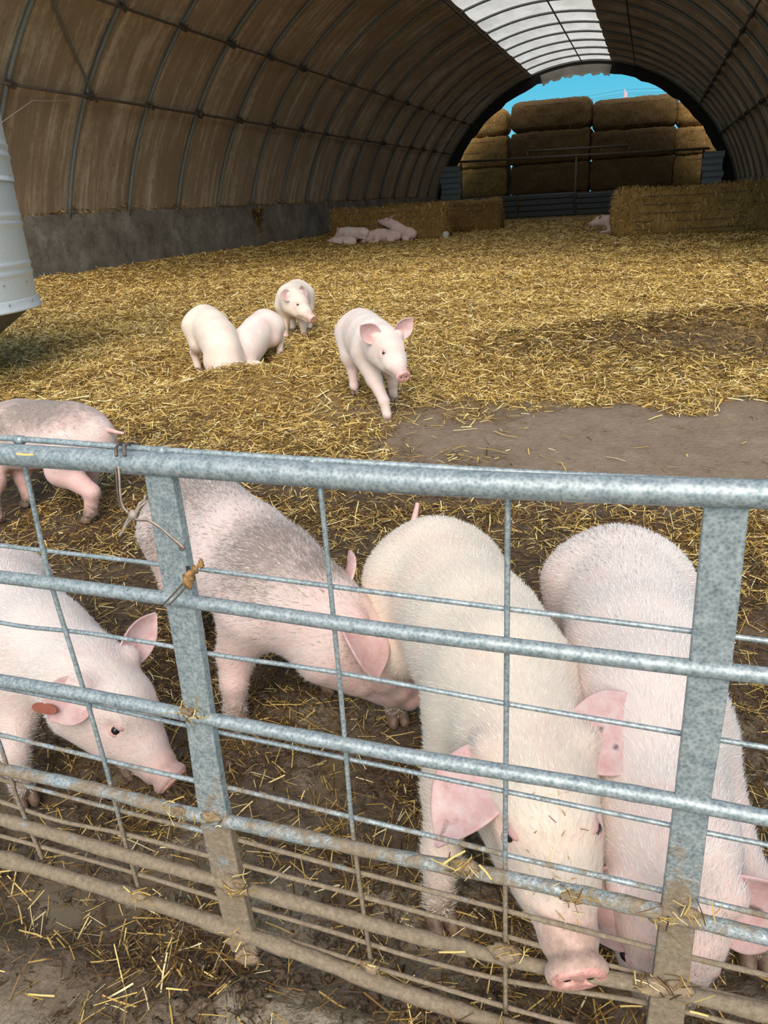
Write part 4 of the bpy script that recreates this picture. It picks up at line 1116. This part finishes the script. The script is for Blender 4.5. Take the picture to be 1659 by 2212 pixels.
    tl = np.array(tail)*s
    pts = [tb+np.array([.03, 0, -.01])*s, tb, tb+np.array([-.03, tl[0]*.3, tl[2]*.35])*np.array([s, 1, 1]), tb+np.array([-.035*s-tl[1]*.5, tl[0]*.8, tl[2]*.75]), tb+np.array([-.03*s-tl[1], tl[0], tl[2]])]
    P = resample(pts, 16); tube('tail', P, np.linspace(.017, .007, 16)*s, MAT['ear_skin_plain'], root, 8)
    # cloven hooves
    for ft, dr, fe in hooves:
        for sd in (1, -1):
            v, q = blob(.025*s, 10, 7, 0, (1.55, .76, 1.3), 0); v[:, 2] = np.maximum(v[:, 2], -.016*s); v[:, 0] += (.016-v[:, 2]*.55*1)*1.0*(1 if not lying else 0)*.6
            new_obj('hoof', mesh_np('hoof', v+ft+np.array([.012, .0175*sd, .016])*s, q), MAT['hoof'], root)
    # coat
    if hair:
        tri = np.concatenate([Q[:, [0, 1, 2]], Q[:, [0, 2, 3]]]); A_, B_, C_ = V[tri[:, 0]], V[tri[:, 1]], V[tri[:, 2]]
        ar = np.linalg.norm(np.cross(B_-A_, C_-A_), axis=1)
        pk = RNG.choice(len(tri), hair, p=ar/ar.sum()); r1, r2 = np.sqrt(RNG.uniform(0, 1, (hair, 1))), RNG.uniform(0, 1, (hair, 1))
        p_ = A_[pk]*(1-r1)+B_[pk]*r1*(1-r2)+C_[pk]*r1*r2; nr = np.cross(B_-A_, C_-A_)[pk]; nr /= np.linalg.norm(nr, axis=1)[:, None]+1e-12
        nodes = np.array(node[:6]); dd = np.array(dirs+[Hd])
        k = np.argmin(((p_[:, None]-(nodes[None]+dd[None]*.06*s))**2).sum(2), 1); flow = -dd[k]+np.array([0, 0, -.45])
        hh = (p_-H0)@HM/s; on = (hh[:, 0] > .03) & (np.linalg.norm(hh[:, 1:], axis=1) < .17); flow[on] = -Hd+np.array([0, 0, .1])
        flow = flow+RNG.normal(0, .22, (hair, 3)); flow -= nr*(flow*nr).sum(1)[:, None]; flow /= np.linalg.norm(flow, axis=1)[:, None]+1e-9
        dirv = flow*.93+nr*RNG.uniform(.12, .42, (hair, 1)); ln = RNG.uniform(.010, .026, (hair, 1))*s; wd_ = RNG.uniform(.0004, .0009, (hair, 1))*s
        bad = (hh[:, 0] > .27) & (np.linalg.norm(hh[:, 1:], axis=1) < .2); ln[bad] *= .1; p_[bad] -= nr[bad]*.01
        sv = np.cross(dirv, nr); sv /= np.linalg.norm(sv, axis=1)[:, None]+1e-9
        VV = np.stack([p_-sv*wd_, p_+sv*wd_, p_+dirv*ln+nr*.0], 1).reshape(-1, 3); FF = np.arange(hair*3).reshape(-1, 3)
        bm2 = mesh_np('bristles', VV, FF, False)
        c = np.array(hair_col[0])*RNG.uniform(.82, 1.15, (hair, 1))
        if patches:
            g = np.zeros(hair)
            for (cc, r, kk) in patches: g = np.maximum(g, kk*np.exp(-(((p_-np.array(cc)*s)/(np.array(r)*s))**2).sum(1)*1.2))
            m = RNG.uniform(0, 1, hair) < g*.85; c[m] = np.array([.30, .25, .22])*RNG.uniform(.7, 1.2, (m.sum(), 1))
        add_col(bm2, 'col', np.repeat(np.clip(c, 0, 1), 3, 0))
        o = new_obj('bristles', bm2, MAT['bristle'], root); o['kind'] = 'stuff'
    return root
simple('ear_skin_plain', (.72, .44, .40), .6, 0, 40, .2)
R_ = math.radians
def build_pigs():
    # the big pig pushing its snout through the gate
    build_pig('white pig with spotted pink ears pushing its snout through the gate bars', (-.585, 2.195), R_(-59), 1.1, 'skin_cream', .0085, spine=(R_(0), R_(0), R_(-2), R_(-5)), pitch=(R_(0), R_(-2), R_(-2), R_(-5)),
              head=(R_(-3), R_(-6), 0), hip=.455, neck=.95, snout_mud=.75, crumbs=60, headlen=1.07, feet=[(-.13, 1.46), (-.385, 1.36), None, (-.72, 2.10)], hair=42000, hair_col=((.84, .76, .64), 0),
              ears=[dict(dir=(-.12, .95, .25), nrm=(.55, .0, .85), droop=.55, cup=.3, L=.235, W=.088, curl=-.1, tip=.62), dict(dir=(.62, .62, -.05), nrm=(.5, .45, .8), droop=.8, cup=.25, L=.225, W=.078, tip=.6)],
              ear_spots=(((.30, .1, .045, .9), (.36, -.32, .05, .9), (.18, .3, .03, .8), (.5, .2, .03, .7)), ((.72, .2, .07, .45), (.85, -.1, .1, .5), (.5, -.6, .08, .45), (.6, .5, .06, .4))), tail=(.03, .02, .085))
    # its neighbour on the right
    build_pig('pink-white pig at right, head lowered behind the right gate upright', (-.02, 2.28), R_(-82), 1.1, 'skin', .009, fat=.95, spine=(R_(2), R_(-1), R_(-1), R_(1)), pitch=(R_(0), R_(-3), R_(-5), R_(-17)),
              head=(R_(-2), R_(-40), 0), hip=.44, feet=[(.33, 1.45), (.07, 1.42), None, None], hair=40000, hair_col=((.86, .79, .76), 0), neck=1.5,
              patches=(((-.05, -.05, .62), (.22, .16, .12), .32),), ears=[dict(dir=(.45, .8, -.1), nrm=(.3, .2, 1), droop=.7, L=.21, W=.085), dict(dir=(.75, .5, -.1), nrm=(.5, .5, .8), droop=.9, L=.20, W=.082, cup=.25)],
              ear_spots=(((.40, .0, .075, .95),), ((.7, .1, .09, .5), (.6, -.4, .1, .5))), tail=(.0, .02, .0))
    # grey mottled pig rooting behind the left upright
    build_pig('pink pig with grey mottled patches rooting behind the left gate upright', (-1.60, 2.45), R_(-35), 1.1, 'skin_pink', .009, spine=(R_(-2), R_(-2), R_(4), R_(12)), pitch=(R_(0), R_(-3), R_(-4), R_(-10)),
              head=(R_(50), R_(-22), R_(-4)), hip=.46, feet=[(-1.02, 2.22), (-1.24, 1.93), (-1.70, 2.65), None], hair=40000, hair_col=((.74, .66, .62), 0),
              patches=(((.02, -.05, .60), (.30, .22, .14), 1.0), ((.10, -.16, .48), (.24, .14, .18), .8), ((.58, -.04, .54), (.17, .20, .17), 1.05), ((.70, .04, .50), (.10, .16, .12), 1.0)),
              ears=[dict(dir=(.1, .7, .65), nrm=(.8, 0, .5), droop=.5), dict(dir=(.62, .72, -.05), nrm=(.2, .6, .9), droop=.9, cup=.25, L=.19, W=.085)],
              ear_spots=(((.3, .2, .1, .9), (.5, -.3, .12, .8), (.65, .3, .1, .7)), ((.10, .1, .06, .9), (.16, .5, .05, .8), (.22, -.2, .04, .8))), tail=(-.02, .02, .06))
    # white pig at the left edge with ear tag
    build_pig('white pig at the left edge with a red-brown ear tag, snout by the gate', (-2.22, 1.98), R_(-35), 1.0, 'skin', .0085, fat=.92, neck=1.25, spine=(R_(2), R_(0), R_(4), R_(8)), pitch=(R_(0), R_(0), R_(-2), R_(-6)),
              head=(R_(10), R_(-27), R_(-4)), hip=.40, feet=[(-1.47, 1.64), (-1.72, 1.45), None, None], hair=38000, hair_col=((.88, .83, .80), 0), tagged=-1,
              ears=[dict(dir=(-.25, .85, .45), nrm=(.5, -.2, .6), droop=.15, L=.19, W=.058, cup=.5), dict(dir=(.05, .95, -.25), nrm=(.2, .3, .9), droop=.5, L=.14, W=.075, fold=.6)], tail=(.0, .02, .03))
    # pink pig walking out of the frame at the left
    build_pig('pink pig with grey speckled back walking out at the left frame edge', (-2.95, 3.40), R_(177), 1.0, 'skin_pink', .011, spine=(0, R_(2), R_(2), R_(2)), pitch=(R_(2), R_(-4), R_(-8), R_(-10)), head=(0, R_(-20), 0), hip=.45,
              feet=[(-3.38, 3.16), (-3.36, 3.40), (-2.84, 3.28), (-3.02, 3.53)], hair=16000, hair_col=((.74, .64, .60), 0), patches=(((.14, .05, .60), (.38, .26, .13), 1.), ((.36, .12, .52), (.22, .16, .13), .9)), tail=(.02, .09, -.01), bellypink=.7)
    # the pig walking towards the camera
    k = .955
    build_pig('pale pink pig walking forward over the bare dirt with both ears up', (-2.02*k, 5.60*k), R_(-64), .86, 'skin', .010, spine=(R_(2), R_(2), R_(4), R_(4)), pitch=(R_(0), R_(-3), R_(0), R_(6)),
              head=(R_(2), R_(-24), 0), hip=.455, feet=[(-1.70*k, 5.33*k), (-1.64*k, 4.97*k), (-1.78*k, 5.70*k), (-2.02*k, 5.38*k)], hair=9000, hair_col=((.84, .76, .70), 0),
              ears=[dict(dir=(-.12, .72, .72), nrm=(1, -.25, .1), droop=-.1, cup=.6, L=.185, W=.075), dict(dir=(-.12, .78, .66), nrm=(1, -.15, .1), droop=-.1, cup=.6, L=.185, W=.08)], tail=(.02, .02, .10), mud=.07, snout_mud=.35)
    # three in the straw
    build_pig('cream pig on the left rooting in a straw hollow, hindquarters raised', (-3.60, 6.04), R_(-38), .9, 'skin_cream', .013, spine=(R_(-2), R_(-4), R_(-4), R_(-4)), pitch=(R_(-8), R_(-14), R_(-14), R_(-16)), head=(0, R_(-18), 0), hip=.45,
              feet=[(-3.02, 5.85), (-3.24, 5.66), None, None], hair=5000, tail=(.0, .02, -.03), mud=.03, snout_mud=0)
    build_pig('smaller cream pig rooting nose down beside the left cream pig', (-3.16, 6.30), R_(-100), .80, 'skin', .013, spine=(R_(2), R_(-3), R_(-4), R_(-4)), pitch=(R_(-14), R_(-14), R_(-14), R_(-14)), head=(0, R_(-20), 0), hip=.42, zoff=-.05,
              hair=4000, tail=(.0, .02, -.03), mud=.02, snout_mud=0)
    build_pig('small pale pig standing behind the rooting pair, looking to the right', (-3.36, 7.50), R_(-74), .82, 'skin_cream', .012, spine=(R_(-2), R_(0), R_(4), R_(14)), pitch=(R_(0), R_(-1), R_(2), R_(2)), head=(R_(34), R_(-26), 0), hip=.46,
              feet=[(-3.12, 7.03), (-3.30, 7.0), None, None], hair=4000, ears=[dict(dir=(-.1, .85, .5), nrm=(.8, 0, .5), droop=.8, L=.14), dict(dir=(.1, .9, .35), nrm=(.7, .1, .6), droop=.7, L=.15)], mud=.05)
    # sleeping group by the bale on the left
    build_pig('pink pig sitting up in the pile by the left bale, facing left', (-8.75, 25.1), R_(172), .95, 'skin', .02, spine=(R_(4), 0, 0, R_(5)), pitch=(R_(2), 0, R_(4), 0), head=(R_(0), R_(-30), 0), hip=.34, legs=(1, 1, 1, 1), tail=(0, .02, .02), mud=.03, patches=(((.0, 0, .5), (.2, .2, .1), .4),))
    build_pig('pink pig lying across the middle of the pile by the left bale', (-7.75, 25.2), R_(170), 1.0, 'skin_pink', .02, spine=(R_(3), R_(3), R_(5), R_(8)), pitch=(R_(3), R_(4), R_(-4), R_(-8)), head=(R_(10), R_(-15), 0), hip=.20, lying=True, tail=(0, .02, .0), patches=(((.1, 0, .35), (.25, .2, .1), .6),))
    build_pig('largest pink pig lying at the right of the pile with one ear up', (-7.35, 25.6), R_(162), 1.05, 'skin_pink', .02, spine=(R_(0), R_(0), R_(5), R_(4)), pitch=(R_(10), R_(14), R_(6), R_(4)), head=(R_(8), R_(-14), 0), hip=.21, lying=True, tail=(0, .02, .0), ears=[dict(dir=(-.2, .4, .9), nrm=(.9, .3, .2), droop=0.), dict(dir=(-.2, .4, .9), nrm=(.9, .3, .2), droop=0.)])
    build_pig('low pale pig half buried in straw at the left of the pile', (-9.1, 24.75), R_(176), .92, 'skin', .02, spine=(R_(3), R_(3), R_(5), R_(8)), pitch=(R_(0), R_(-2), R_(-4), R_(-8)), head=(R_(10), R_(-10), 0), hip=.10, lying=True, tail=(0, .02, .0))
    build_pig('pink pig lying with its head out behind the left end of the right bale', (-.55, 24.9), R_(176), 1.0, 'skin_pink', .02, spine=(0, 0, 0, 0), pitch=(R_(2), R_(4), R_(4), R_(4)), head=(0, R_(-18), 0), hip=.24, lying=True, tail=(0, .02, .0))
build_pigs()
def build_stone():
    p = (-6.15, 25.6); V, F = blob(.13, 12, 8, 12, (.9, .8, 1.1), .35)
    o = new_obj('stone', mesh_np('stone', V, F), MAT['stone_pale']); o.location = (p[0], p[1], float(ground(*[np.array([q]) for q in p])[0])+.08)
    tag(o, 'small pale stone on the straw at the right foot of the left bale', 'stone')
build_stone()
